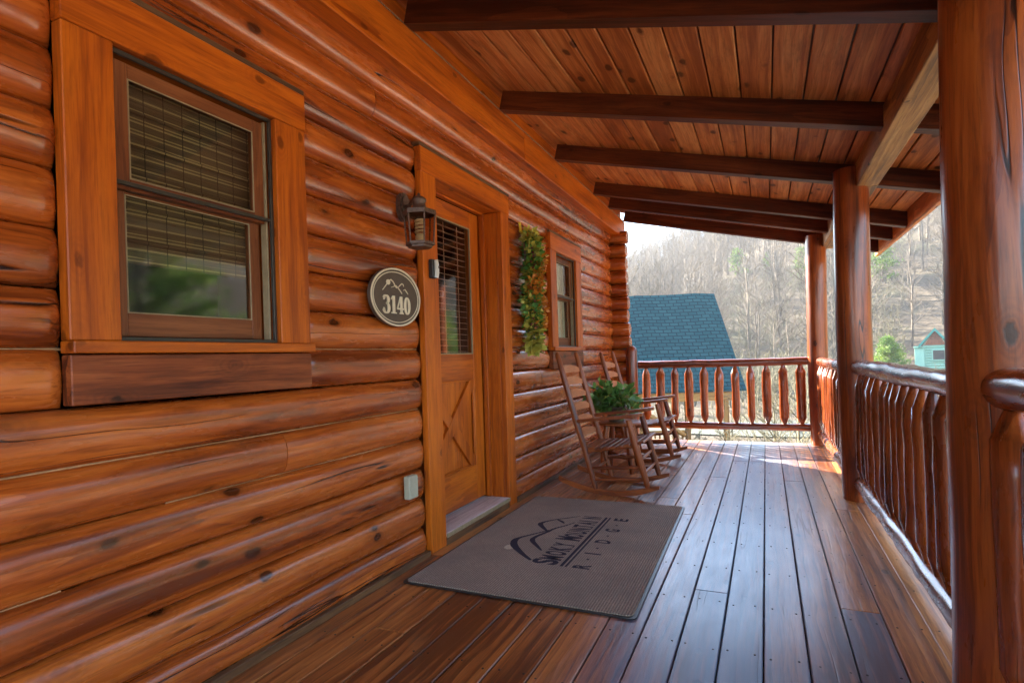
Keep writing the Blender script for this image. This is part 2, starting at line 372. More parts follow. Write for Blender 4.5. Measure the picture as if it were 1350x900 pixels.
        Fc.append([0, N, N+n, n]); Fc.append([n-1, 2*n-1, N+2*n-1, N+n-1])
        s.add(V, Fc, None, mi); return s
    def build(s, name, mt, parent=None, label=None):
        me = bpy.data.meshes.new(name); me.from_pydata(s.v, [], s.f)
        for q in (mt if isinstance(mt, (list, tuple)) else [mt]): me.materials.append(q)
        me.polygons.foreach_set('material_index', s.m); me.polygons.foreach_set('use_smooth', s.sm)
        a = me.attributes.new('wc', 'FLOAT_VECTOR', 'POINT'); a.data.foreach_set('vector', np.array(s.wc, dtype=np.float32).ravel())
        me.update()
        o = bpy.data.objects.new(name, me); col.objects.link(o)
        if parent is not None:
            o.parent = parent
            loc = Vector((0, 0, 0)); p = parent
            while p: loc += p.location; p = p.parent
            o.location = -loc        # vertices are given in world space at build time
        if label: o['label'] = label
        return o
def tag(o, label=None, cat=None, group=None, kind=None):
    if label: o['label'] = label
    if cat: o['category'] = cat
    if group: o['group'] = group
    if kind: o['kind'] = kind
    return o
def empty(name, loc, label, cat, group=None):
    o = bpy.data.objects.new(name, None); col.objects.link(o); o.location = loc; o.empty_display_size = .1
    return tag(o, label, cat, group)
def copy_tree(o, parent=None):
    c = o.copy(); col.objects.link(c)
    if parent: c.parent = parent
    for ch in list(o.children): copy_tree(ch, c)
    return c
def fastmesh(name, V, Q, mt, wc=None):
    """big quad mesh from numpy arrays"""
    me = bpy.data.meshes.new(name); k = Q.shape[1]
    me.vertices.add(len(V)); me.vertices.foreach_set('co', V.astype(np.float32).ravel())
    me.loops.add(Q.size); me.loops.foreach_set('vertex_index', Q.astype(np.int32).ravel())
    me.polygons.add(len(Q)); me.polygons.foreach_set('loop_start', np.arange(0, Q.size, k, dtype=np.int32))
    me.update(calc_edges=True); me.materials.append(mt)
    o = bpy.data.objects.new(name, me); col.objects.link(o); return o

# ------------------------------------------------------------------ terrain
def ridge(phi):
    return np.interp(phi, [-3.2, -1.2, -.5, -.30, -.215, -.1, 0, .1, .23, .5, 1.2, 1.9, 3.2], [.06, .06, .09, .125, .15, .20, .245, .29, .36, .36, .22, .12, .06])
def gz(x, y):
    x = np.asarray(x, float); y = np.asarray(y, float)
    r = np.hypot(x-1.7, y); ph = np.arctan2(x-1.7, y)
    t = np.clip((r-58)/170, 0, None); up = np.where(t < 1, t**1.15, 1+(t-1)*.25)
    und = np.sin(x*.045+1)*np.cos(y*.05)*3+np.sin(x*.11)*np.sin(y*.13+2)*1.0
    return -2.3+up*230*ridge(ph)+und*np.clip(t*3, 0, 1)+.12*np.sin(x*.6)*np.sin(y*.5)
def terrain():
    rs = np.concatenate([np.linspace(0, 40, 34), np.linspace(44, 260, 56), np.array([270, 285])]); ph = np.linspace(-math.pi, math.pi, 221)
    Rg, P = np.meshgrid(rs, ph, indexing='ij'); X = 1.7+Rg*np.sin(P); Y = Rg*np.cos(P); Z = gz(X, Y)
    V = np.stack([X, Y, Z], -1).reshape(-1, 3); n = len(ph); i, j = np.meshgrid(np.arange(len(rs)-1), np.arange(n-1), indexing='ij')
    a = (i*n+j).ravel(); Q = np.stack([a, a+1, a+n+1, a+n], 1)
    o = fastmesh('ground', V, Q, M['ground']); tag(o, kind='structure')
    o.data.polygons.foreach_set('use_smooth', [True]*len(Q))
terrain()

def lat(D, px, py=None):
    """world point at depth D along the view axis whose picture column is px (only used to lay the far scenery out)"""
    a = (px-675)/749.17; b = 0 if py is None else -(py-471.36)/749.17
    u = a*math.cos(ROLL)+b*math.sin(ROLL); v = -a*math.sin(ROLL)+b*math.cos(ROLL)
    p = F*D+R0*(u*D); return Vector((p.x+CX, p.y, CH+v*D))

# road
def road():
    g = Geo(); pts = [(-22, 22), (-10, 24.5), (0, 26), (8, 27), (18, 27), (34, 24), (60, 18)]
    P = []
    for i in range(len(pts)-1):
        for t in np.linspace(0, 1, 9)[:-1]: P.append((pts[i][0]*(1-t)+pts[i+1][0]*t, pts[i][1]*(1-t)+pts[i+1][1]*t))
    V = []; n = 7
    for i, p in enumerate(P):
        a = Vector(P[max(i-1, 0)]); b = Vector(P[min(i+1, len(P)-1)]); d = (b-a).normalized(); nn = Vector((-d.y, d.x))
        for k in range(n):
            w = (k/(n-1)-.5)*4.2; x = p[0]+nn.x*w; y = p[1]+nn.y*w
            V.append((x, y, float(gz(x, y))+.05))
    Fc = [[i*n+k, (i+1)*n+k, (i+1)*n+k+1, i*n+k+1] for i in range(len(P)-1) for k in range(n-1)]
    g.add(V, Fc, None, 0, True); tag(g.build('road', M['gravel']), kind='structure')
road()
def bounce_ground():  # pale ground added out of view at right, bounces sun up to the ceiling
    g = Geo(); n = 12; V = [(8.5+30*i/n, -22+50*j/n, float(gz(8.5+30*i/n, -22+50*j/n))+.06) for i in range(n+1) for j in range(n+1)]
    g.add(V, [[i*(n+1)+j, (i+1)*(n+1)+j, (i+1)*(n+1)+j+1, i*(n+1)+j+1] for i in range(n) for j in range(n)], None, 0, True)
    tag(g.build('bounce_ground_patch', M['bounce_ground']), kind='structure')
bounce_ground()

# ------------------------------------------------------------------ bare trees
def bare_proto(h, seed, dense=1.0, spread=.5, twig=.012, nb=16):
    """numpy arrays of a leafless tree: three-sided tapering limbs; returns V, Q"""
    rg = random.Random(seed); V = []; Q = []
    def seg(p, q, r0, r1):
        d = (q-p).normalized(); a = d.orthogonal().normalized(); b = d.cross(a); n = len(V)
        for c, r in ((p, r0), (q, r1)):
            for k in range(3):
                t = 2.094*k; V.append(tuple(c+a*(math.cos(t)*r)+b*(math.sin(t)*r)))
        for k in range(3): Q.append((n+k, n+(k+1) % 3, n+3+(k+1) % 3, n+3+k))
    p = Vector((0, 0, -.5)); tr = []; r = h*.012+.03
    N = 6
    for i in range(N):
        q = p+Vector((rg.uniform(-1, 1)*h*.018, rg.uniform(-1, 1)*h*.018, (h+.5)/N))
        r1 = r*(.80 if i < N-1 else .3); seg(p, q, r, r1); tr.append((p.copy(), q.copy(), r)); p = q; r = r1
    for i in range(int(nb*dense)):
        t = .25+.72*(i+rg.random())/int(nb*dense); k = min(N-1, int(t*N)); a, b, rr = tr[k]; s = a.lerp(b, t*N-k)
        az = rg.uniform(0, 6.28); ln = h*spread*(1.05-t)*rg.uniform(.5, 1)+h*.06
        d = Vector((math.cos(az), math.sin(az), rg.uniform(.5, 1.3))).normalized()
        m_ = s+d*ln*.5; e = m_+(d+Vector((0, 0, .35))).normalized()*ln*.5
        seg(s, m_, max(rr*.4, twig), max(rr*.25, twig)); seg(m_, e, max(rr*.25, twig), twig*.5)
        for j in range(int(5*dense)):
            u = rg.random(); st = s.lerp(m_, u*2) if u < .5 else m_.lerp(e, u*2-1)
            dd = (d+Vector((rg.uniform(-1, 1), rg.uniform(-1, 1), rg.uniform(-.2, .9)))*.9).normalized(); l2 = ln*rg.uniform(.2, .45)
            en = st+dd*l2; seg(st, en, twig*.9, twig*.45)
            for kk in range(2):
                d3 = (dd+Vector((rg.uniform(-1, 1), rg.uniform(-1, 1), rg.uniform(-.3, .9)))*.8).normalized()
                s3 = st.lerp(en, rg.uniform(.3, .9)); seg(s3, s3+d3*l2*rg.uniform(.4, .7), twig*.6, twig*.4)
    return np.array(V), np.array(Q)
def inst(protos, places):
    VV = []; QQ = []; n = 0
    for (k, x, y, z, s, a, sx) in places:
        V, Q = protos[k]; c, sn = math.cos(a), math.sin(a)
        W = np.stack([(V[:, 0]*c-V[:, 1]*sn)*s*sx+x, (V[:, 0]*sn+V[:, 1]*c)*s*sx+y, V[:, 2]*s+z], 1)
        VV.append(W); QQ.append(Q+n); n += len(V)
    return np.concatenate(VV), np.concatenate(QQ)
def phi_of(px): return math.atan((px-675)/749.17)-YAW
CLEAR = [(phi_of(972), .016, 30, 400), (phi_of(1011), .010, 30, 400), (phi_of(1056), .018, 30, 400), (phi_of(1170), .028, 0, 200), (phi_of(1228), .022, 0, 75)]
def clear(ph, r, px_r=0): return any(abs(ph-c) < w and a < r < b for c, w, a, b in CLEAR)
def forest():
    protos = [bare_proto(12, 11+i, 1.05, .45, .028, 15) for i in range(6)]
    pl = []; rg = random.Random(5)
    tries = 0
    while len(pl) < 3000 and tries < 30000:
        tries += 1
        ph = rg.uniform(-.42, .40); r = math.sqrt(rg.uniform(50**2, 238**2))
        x = 1.7+r*math.sin(ph); y = r*math.cos(ph)
        if clear(ph, r) and (r < 118): continue
        pl.append((rg.randrange(6), x, y, float(gz(x, y)), rg.uniform(.55, 1.1), rg.uniform(0, 6.28), rg.uniform(.8, 1.2)))
    for i in range(260):
        ph = rg.uniform(.42, 1.5); r = math.sqrt(rg.uniform(55**2, 200**2)); x = 1.7+r*math.sin(ph); y = r*math.cos(ph)
        pl.append((rg.randrange(6), x, y, float(gz(x, y)), rg.uniform(.6, 1.1), rg.uniform(0, 6.28), 1))
    V, Q = inst(protos, pl); o = fastmesh('forest', V, Q, M['palebark'])
    tag(o, 'leafless grey-tan wood covering the hillside beyond the porch', 'wood', kind='stuff')
    # brush on the lower slope
    protos = [bare_proto(2.6, 50+i, .9, .8, .014, 12) for i in range(5)]; pl = []
    for i in range(1990):
        ph = rg.uniform(-.36, .38); r = math.sqrt(rg.uniform(31**2, 110**2)) if i < 1900 else math.sqrt(rg.uniform(13**2, 31**2)); x = 1.7+r*math.sin(ph); y = r*math.cos(ph)
        if abs(ph-phi_of(1228)) < .03 or (abs(ph-phi_of(1170)) < .04 and r < 42): continue
        pl.append((rg.randrange(5), x, y, float(gz(x, y)), rg.uniform(.5, 1.3) if i < 1900 else rg.uniform(.2, .5), rg.uniform(0, 6.28), 1.2))
    V, Q = inst(protos, pl); o = fastmesh('brush', V, Q, M['strawbark'])
    tag(o, 'pale tangled brush growing over the foot of the hill', 'undergrowth', kind='stuff')
forest()

def bare_thing(name, px, D, h, seed, mt, label, cat, group=None, **kw):
    p = lat(D, px); z = float(gz(p.x, p.y)); V, Q = bare_proto(h, seed, **kw)
    V = V+np.array([p.x, p.y, z]); o = fastmesh(name, V, Q, mt); tag(o, label, cat, group); return o
bare_thing('bare_tree', 868, 30, 6.2, 3, M['strawbark'], 'pale yellow leafless tree standing behind the blue shingled roof', 'tree', dense=1.6, spread=.55, twig=.016)
bare_thing('bare_tree', 915, 34, 5.6, 4, M['palebark'], 'spindly grey leafless tree behind the right end of the blue roof', 'tree', dense=1.3, spread=.5, twig=.014)
for i, (px, D, h, lb) in enumerate([(1012, 10.5, 2.6, 'bare twiggy shrub behind the eighth baluster of the end railing'),
                                    (1052, 9.6, 3.0, 'bare arching shrub beside the far corner post, outside the end railing'),
                                    (955, 12.5, 1.7, 'low bare shrub at the right corner of the blue roofed cabin')]):
    bare_thing('bare_shrub', px, D, h, 20+i, M['strawbark'], lb, 'shrub', 'bare shrubs outside the porch', dense=1.3, spread=.95, twig=.007, nb=20)

# conifers: whorls of drooping boughs carrying needle tufts
def conifer(name, x, y, h, w, seed, label, mt=None, n_b=60, tuft=.10, up=.25, z=None, cat='tree', group=None):
    rg = random.Random(seed); z = float(gz(x, y)) if z is None else z
    root = empty(name, (x, y, z), label, cat, group)
    t = Geo(); t.tube([(x, y, z-.2), (x, y, z+h*.5), (x+.02*h, y, z+h*.97)], [h*.018+.02, h*.012+.01, .008], 7)
    V = []; Q = []
    for i in range(n_b):
        f = (i+rg.random())/n_b; f = f**.85; zz = z+h*(.10+.88*f); ln = w*.5*(1-f)**.75*rg.uniform(.65, 1.15)+.04*w
        az = rg.uniform(0, 6.28); d = Vector((math.cos(az), math.sin(az), up*rg.uniform(-.6, 1.6)+.5*f)).normalized(); s0 = Vector((x, y, zz))
        t.tube([s0, s0+d*ln*.5, s0+d*ln], [.012*h/4+.004, .008, .003], 4, False)
        for j in range(int(10+ln/tuft*5)):
            u = rg.uniform(.12, 1)**.7; c = s0+d*ln*u+Vector((rg.gauss(0, 1), rg.gauss(0, 1), rg.gauss(0, .7)))*tuft*(1.4-.7*u)
            a = Vector((rg.gauss(0, 1), rg.gauss(0, 1), rg.gauss(0, 1)+.5)).normalized(); b = a.cross(Vector((rg.gauss(0, 1), rg.gauss(0, 1), rg.gauss(0, 1)))).normalized()
            l = tuft*rg.uniform(.6, 1.3); ww = l*.28; n = len(V)
            V += [tuple(c-b*ww*.3), tuple(c+a*l*.5-b*ww), tuple(c+a*l), tuple(c+a*l*.5+b*ww)]; Q.append((n, n+1, n+2, n+3))
    t.build('trunk', M['bark'], root)
    o = fastmesh('crown', np.array(V), np.array(Q), mt or M['pine']); o.parent = root; o.location = -root.location
    return root
p = lat(34, 1171); conifer('young_pine', p.x, p.y, 4.0, 3.5, 1, 'young yellow-green pine standing just past the second porch post', n_b=190, tuft=.10, up=.35)
HILL_PINES = [(972, 348, 36, 1.0, 'bright green pine among the bare trees in the middle of the hillside'),
              (1011, 345, 22, .7, 'small olive pine on the hillside, next to the bright green one'),
              (1056, 350, 44, .6, 'yellow-green pine on the hillside beside the far corner post'),
              (1163, 345, 60, .9, 'dark green pine on the hillside seen just right of the second post')]
def hill_pine(px, py, size, asp, i, lb):
    for D in np.arange(62, 225, 1.0):
        h = size*D/749; p = lat(D, px, py)
        if float(gz(p.x, p.y))+h*.5 > p.z: break
    conifer('pine_tree', p.x, p.y, h, h*asp, 30+i, lb, n_b=60, tuft=h*.05, up=.6, group='pines scattered on the hillside')
for i, (px, py, sz, asp, lb) in enumerate(HILL_PINES): hill_pine(px, py, sz, asp, i, lb)
for i, (x, y, h, w, lb) in enumerate([(11.2, 8.4, 8.0, 6.4, 'green pine to the right of the porch, mirrored in the near window'),
                                      (9.6, 18.9, 5.6, 4.4, 'green pine beyond the side railing, mirrored in the door glass')]):
    conifer('pine_tree', x, y, h, w, 60+i, lb, n_b=150, tuft=.16, up=.4, group='pines beside the cabin')

# ------------------------------------------------------------------ neighbour cabin with blue roof
def neighbour():
    De = 16.0; E1 = lat(De, 984, 512); zr = lat(De*1.144, 945, 387).z; ze = E1.z
    run = De*.144; Lr = 15.0
    root = empty('neighbour_cabin', (E1.x, E1.y, float(gz(E1.x, E1.y))), 'cabin with a steep blue shingled roof beyond the end railing', 'cabin')
    def W(a, b, z): p = E1+(-R0)*a+F*b; return (p.x, p.y, z)
    th = .06
    g = Geo()
    def slab(b0, z0, b1, z1, rev=False):
        n = 24; V = []; WC = []
        for k in range(n+1):
            a = Lr*k/n
            for (b, z, s_) in ((b0, z0, 0), (b1, z1, math.hypot(b1-b0, z1-z0))):
                zz = z+(.025*math.sin(a*1.3)+.02*math.sin(a*3.1) if s_ and not rev or (rev and not s_) else 0)
                V.append(W(a, b, zz)); WC.append((a, s_, 0))
        for k in range(n+1):
            a = Lr*k/n
            for (b, z) in ((b0, z0), (b1, z1)): V.append(W(a, b, z-th)); WC.append((a, 0, 1))
        N = 2*(n+1); Fc = []
        for k in range(n):
            Fc.append([2*k, 2*k+2, 2*k+3, 2*k+1]); Fc.append([N+2*k, N+2*k+1, N+2*k+3, N+2*k+2]); Fc.append([2*k, N+2*k, N+2*k+2, 2*k+2]); Fc.append([2*k+1, 2*k+3, N+2*k+3, N+2*k+1])
        Fc.append([0, 1, N+1, N]); g.add(V, Fc, WC)
    slab(0, ze, run, zr); slab(run, zr, run*2, ze, True)
    g.build('roof', M['shingle'], root)
    rot = Matrix.Rotation(YAW, 4, 'Z')
    def bx(a0, a1, b0, b1, z0, z1, mt, name, geo=None):
        gg = geo or Geo(); c = W((a0+a1)/2, (b0+b1)/2, (z0+z1)/2); gg.box(c, (abs(a1-a0), abs(b1-b0), abs(z1-z0)), None, .004, rot)
        if geo is None: gg.build(name, mt, root)
    bx(.15, Lr, .1, .3, ze-.32, ze-.07, M['girt'], 'eave_beam')
    for a in (.45, 1.55, 3.2, 5.6): bx(a, a+.13, .14, .27, -2.4, ze-.33, M['girt'], 'porch_post')
    bx(2.2, Lr-.3, run*1.1, run*1.1+.2, -2.4, ze+.3, M['girt'], 'wall')
    g2 = Geo(); bx(1.7, 5.6, .18, .26, -1.25, -1.15, None, '', g2); bx(1.7, 5.6, .18, .26, -1.85, -1.77, None, '', g2)
    for k in range(30): bx(1.75+k*.13, 1.80+k*.13, .2, .24, -1.78, -1.24, None, '', g2)
    g2.build('porch_railing', M['girt'], root)
    # diagonal brace by the stair
    g3 = Geo(); g3.tube([W(3.2, .2, ze-.4), W(1.7, .2, -1.3)], .07, 8); g3.build('brace', M['girt'], root)
neighbour()
def green_cabin():
    D = 43; c = lat(D, 1232, 432); w0 = 1.7; zt = c.z; ze = zt-1.3
    root = empty('green_cabin', (c.x, c.y, float(gz(c.x, c.y))), 'small mint green cabin with a teal gable roof on the slope at right', 'cabin')
    fd = Vector((c.x-CX, c.y, 0)).normalized(); rd = Vector((fd.y, -fd.x, 0))   # its gable faces the porch
    def W(a, b, z): p = Vector((c.x, c.y, 0))+rd*a*.60+fd*b; return (p.x, p.y, z)
    rot = Matrix.Rotation(-math.atan2(fd.x, fd.y), 4, 'Z'); zb = float(gz(c.x, c.y))-1
    g = Geo(); n = 14
    for k in range(int((ze-zb)/.20)):
        zz = zb+.10+k*.20
        g.tube([W(-1.25, .3, zz), W(1.25, .3, zz)], .115, 8); g.tube([W(-1.1, .2, zz), W(-1.1, 4, zz)], .115, 8); g.tube([W(1.1, .2, zz), W(1.1, 4, zz)], .115, 8)
    g.build('wall', M['mint'], root)
    for bb in (.35, 4):
        gw = Geo(); gw.add([W(-1.2, bb, ze-.1), W(1.2, bb, ze-.1), W(0, bb, zt-.15), W(-1.2, bb+.1, ze-.1), W(1.2, bb+.1, ze-.1), W(0, bb+.1, zt-.15)], [[0, 1, 2], [5, 4, 3], [0, 3, 4, 1], [1, 4, 5, 2], [2, 5, 3, 0]]); gw.build('gable', M['post'], root)
    r = Geo()
    for s_ in (-1, 1):
        A = [W(0, -.3, zt), W(s_*w0, -.3, ze), W(s_*w0, 4.3, ze), W(0, 4.3, zt)]; B = [(p[0], p[1], p[2]-.22) for p in A]
        r.add(A+B, [[0, 1, 2, 3], [7, 6, 5, 4], [0, 4, 5, 1], [1, 5, 6, 2], [3, 2, 6, 7]])
    r.build('roof', M['teal_trim'], root)
    wd = Geo(); cc = W(.35, .1, ze-.75); wd.box(cc, (.9, .08, .9), None, .01, rot); wf = wd.build('window', M['mint'], root)
    pn = Geo(); cc = W(.35, .055, ze-.75); pn.box(cc, (.7, .02, .7), None, .004, rot); pn.build('pane', M['black'], wf)
    # lower pale annex to the left
    an = Geo(); cc = W(-1.62, 1.5, (zb+ze-.2)/2); an.box(cc, (.62, 3, ze-.2-zb), None, .02, rot); an.build('annex', M['mint'], root)
    ar = Geo(); cc = W(-1.62, 1.5, ze-.13); ar.box(cc, (.72, 3.2, .12), None, .02, Matrix.Rotation(-math.atan2(fd.x, fd.y), 4, 'Z')); ar.build('annex_roof', M['mint'], root)
green_cabin()

# ------------------------------------------------------------------ deck
BW = .143; S0 = 1.6714
def deck():
    g = Geo(); rg = random.Random(2); sc = Geo()
    joists = np.arange(-1.9, 7.1, .405)
    for i in range(-12, 5):
        x0 = S0+BW*i; x1 = x0+BW
        if x0 < -.05: continue
        if i == 4: x1 = x0+.13
        cuts = [-2.2]; y = -2.2
        while True:
            y += rg.choice([2.43, 3.24, 3.65, 4.05, 4.86])
            if y > 6.3: break
            cuts.append(y)
        cuts.append(7.19)
        for a, b in zip(cuts[:-1], cuts[1:]):
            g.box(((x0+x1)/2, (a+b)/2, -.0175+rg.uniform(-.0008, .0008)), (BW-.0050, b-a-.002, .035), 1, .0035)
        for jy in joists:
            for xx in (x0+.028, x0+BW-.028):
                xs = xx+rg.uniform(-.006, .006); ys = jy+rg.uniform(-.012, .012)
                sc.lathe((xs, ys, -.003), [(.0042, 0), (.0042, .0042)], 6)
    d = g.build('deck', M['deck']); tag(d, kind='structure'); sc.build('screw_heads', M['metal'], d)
    u = Geo(); u.box((1.2, 2.5, -.225), (2.36, 9.2, .012), 1); u.build('gap_light_blocker', M['dark'], d)  # dark sheet added to stop bright ground showing through the board gaps
    f = Geo(); f.box((1.2, 7.17, -.17), (2.62, .04, .26), 0)
    f.box((2.44, 2.5, -.17), (.04, 9.3, .26), 1)
    for jy in joists: f.box((1.2, jy, -.13), (2.4, .04, .17), 0)
    for (x, y) in ((.3, 7.0), (2.3, 7.0), (2.3, 4.6), (2.3, 2)): f.box((x, y, -1.35), (.14, .14, 2.1), 2)
    f.build('deck_frame', M['strip'], d)
deck()

# ------------------------------------------------------------------ the log cabin
cabin = empty('log_cabin', (0, 3, 0), 'log cabin whose stained log wall with door and windows fills the left', 'cabin')
PITCH = .1641; Z0 = -.019; NL = 16
def log_piece(y0, y1, k, seed, end0=True, end1=True):
    rg = random.Random(seed); zc = Z0+PITCH*(k+.5); h = PITCH/2-.0008; n = 16
    ys = [y0]; dense = [.006, .014, .026, .042, .065, .1]
    if end0: ys += [y0+d for d in dense]
    L_ = y1-y0; m_ = max(2, int(L_/.12)); a = y0+(.1 if end0 else 0); b = y1-(.1 if end1 else 0)
    if b > a: ys += [a+(b-a)*i/m_ for i in range(1, m_)]
    ys += ([y1-d for d in dense[::-1]] if end1 else [])+[y1]; ys = sorted(set(round(t, 4) for t in ys))
    p1, p2, p3 = [rg.random()*9 for _ in range(3)]; off = np.random.rand(3)*80; V = []; WC = []
    for y in ys:
        s_ = 1.0
        for fl, d in ((end0, y-y0), (end1, y1-y)):
            if fl and d < .07: s_ = min(s_, .30+.70*math.sqrt(max(0, 1-((.07-d)/.07)**2)))
        bul = .056*s_+.0022*math.sin(y*2.1+p1)+.0018*math.sin(y*5.3+p2); hh = h
        dz = .0012*math.sin(y*1.7+p3)
        row = []
        for j in range(n+1):
            t = -math.pi/2+math.pi*j/n
            ct = math.cos(t)**.80
            row.append((-.066+bul*ct, zc+hh*math.sin(t)+dz*ct))
        row += [(-.16, zc+hh), (-.16, zc-hh)]
        for (x, z) in row: V.append((x, y, z)); WC.append((off[0]+y, off[1]+x, off[2]+z-zc))
    N = n+3; Fc = []
    g = Geo()
    for i in range(len(ys)-1):
        for j in range(N):
            q = (j+1) % N; Fc.append([i*N+j, i*N+q, (i+1)*N+q, (i+1)*N+j][::-1])
    g.add(V, Fc, WC, 0, True)
    g.add(V[:N], [list(range(N))], WC[:N]); g.add(V[-N:], [list(range(N))[::-1]], WC[-N:])
    o = g.build('log', M['log'], cabin)
    # keep the groove edges crisp
    me = o.data; sm = [True]*len(me.polygons)
    for i, p in enumerate(me.polygons):
        if len(p.vertices) > 4: sm[i] = False
        else:
            xs = [me.vertices[v].co.x for v in p.vertices]
            if min(xs) < -.1: sm[i] = False
    me.polygons.foreach_set('use_smooth', sm)
openings = [(.925, 1.775, .975, 2.165), (2.672, 3.80, -.1, 2.25), (4.712, 5.578, .95, 2.16)]
def logs():
    rg = random.Random(4)
    joints = {14: [2.30], 4: [1.67], 13: [6.2], 2: [5.0], 5: [4.45]}
    for k in range(NL):
        a = Z0+PITCH*k; b = a+PITCH; segs = [(-2.2, 7.0, False, True)]
        for (y0, y1, z0, z1) in openings:
            ov = min(b, z1)-max(a, z0)
            if ov > PITCH*.45:
                new = []
                for s_ in segs:
                    if s_[0] < y0 and s_[1] > y1: new += [(s_[0], y0-.010, s_[2], True), (y1+.008, s_[1], True, s_[3])]
                    else: new.append(s_)
                segs = new
        for j in joints.get(k, []):
            new = []
            for s_ in segs:
                if s_[0] < j < s_[1]: new += [(s_[0], j-.0012, s_[2], False), (j+.0012, s_[1], False, s_[3])]
                else: new.append(s_)
            segs = new
        for i, s_ in enumerate(segs): log_piece(s_[0], s_[1], k, k*17+i, s_[2], s_[3])
    # crossing log ends at the corner
    for k in range(NL):
        zc = Z0+PITCH*(k+.5); g = Geo(); e = .165+rg.uniform(-.02, .012)
        g.tube([(-.2, 7.09, zc), (.08, 7.09, zc), (e-.012, 7.09, zc), (e, 7.09, zc)], [.0835, .0835, .082, .074], 18, True, .02)
        g.build('log_end', M['log'], cabin)
    # thin bead of caulk in a few grooves
    for k, y0, y1 in ((4, -2.2, 2.66), (6, .2, 2.66), (2, -2.2, .9), (3, 1.2, 2.66), (6, 3.81, 5.2), (14, -.6, 2.2), (2, 3.81, 6.3)):
        z = Z0+PITCH*(k+1); n = int((y1-y0)/.15); g = Geo()
        g.tube([(-.058+.002*math.sin(i*1.3), y0+(y1-y0)*i/n, z+.0015*math.sin(i*.9)) for i in range(n+1)], [.0042*(.5+.7*rg.random()) for i in range(n+1)], 6)
        g.build('caulk_bead', M['caulk'], cabin)
logs()
# header, soffit vent, blocking, base strip
g = Geo()
for a, b in ((-2.2, 3.98), (3.984, 7.33)): g.box((.035, (a+b)/2, 2.66), (.11, b-a, .215), 1, .004)
g.build('header_board', M['trim'], cabin)
g = Geo(); g.box((-.03, 2.4, 2.605), (.06, 9.2, .10), 1); g.build('header_backing', M['log'], cabin)
g = Geo(); g.box((.060, 2.6, 2.774), (.012, 9.7, .012), 1, .001)
for i in range(640):
    y = -1.0+i*.013; g.box((.083, y, 2.7755), (.007, .0065, .009), 1, .0006)
g.build('soffit_vent', M['vent'], cabin)
g = Geo(); g.box((.018, 2.56, 2.85), (.03, 9.6, .16), 1); g.build('blocking_board', M['trim'], cabin)
g = Geo(); g.box((-.012, .22, .012), (.045, 4.84, .035), 1, .003); g.box((-.012, 5.43, .012), (.045, 3.2, .035), 1, .003); g.build('base_strip', M['strip'], cabin)
# dark shell behind the logs (rooms, floor, ceiling, far wall)
def shell():
    g = Geo()
    V = [(-.155, -2.2), (-.155, 6.98), (-7, 6.98), (-7, -2.2)]
    def quad(a, b, c, d): g.add([a, b, c, d], [[0, 1, 2, 3]])
    g.box((-3.6, 7.03, 1.4), (6.95, .1, 2.9), 0); g.box((-7.05, 2.4, 1.4), (.1, 9.3, 2.9), 1); g.box((-3.6, -2.25, 1.4), (6.95, .1, 2.9), 0)
    g.box((-3.6, 2.4, -.2), (6.9, 9.2, .3), 1); g.box((-3.6, 2.4, 2.9), (6.9, 9.2, .1), 1)
    g.build('inner_walls', M['dark'], cabin)
    f = Geo(); f.box((-3.6, 2.4, -1.4), (6.9, 9.1, 2.1), 1); f.build('foundation', M['gravel'], cabin)
shell()

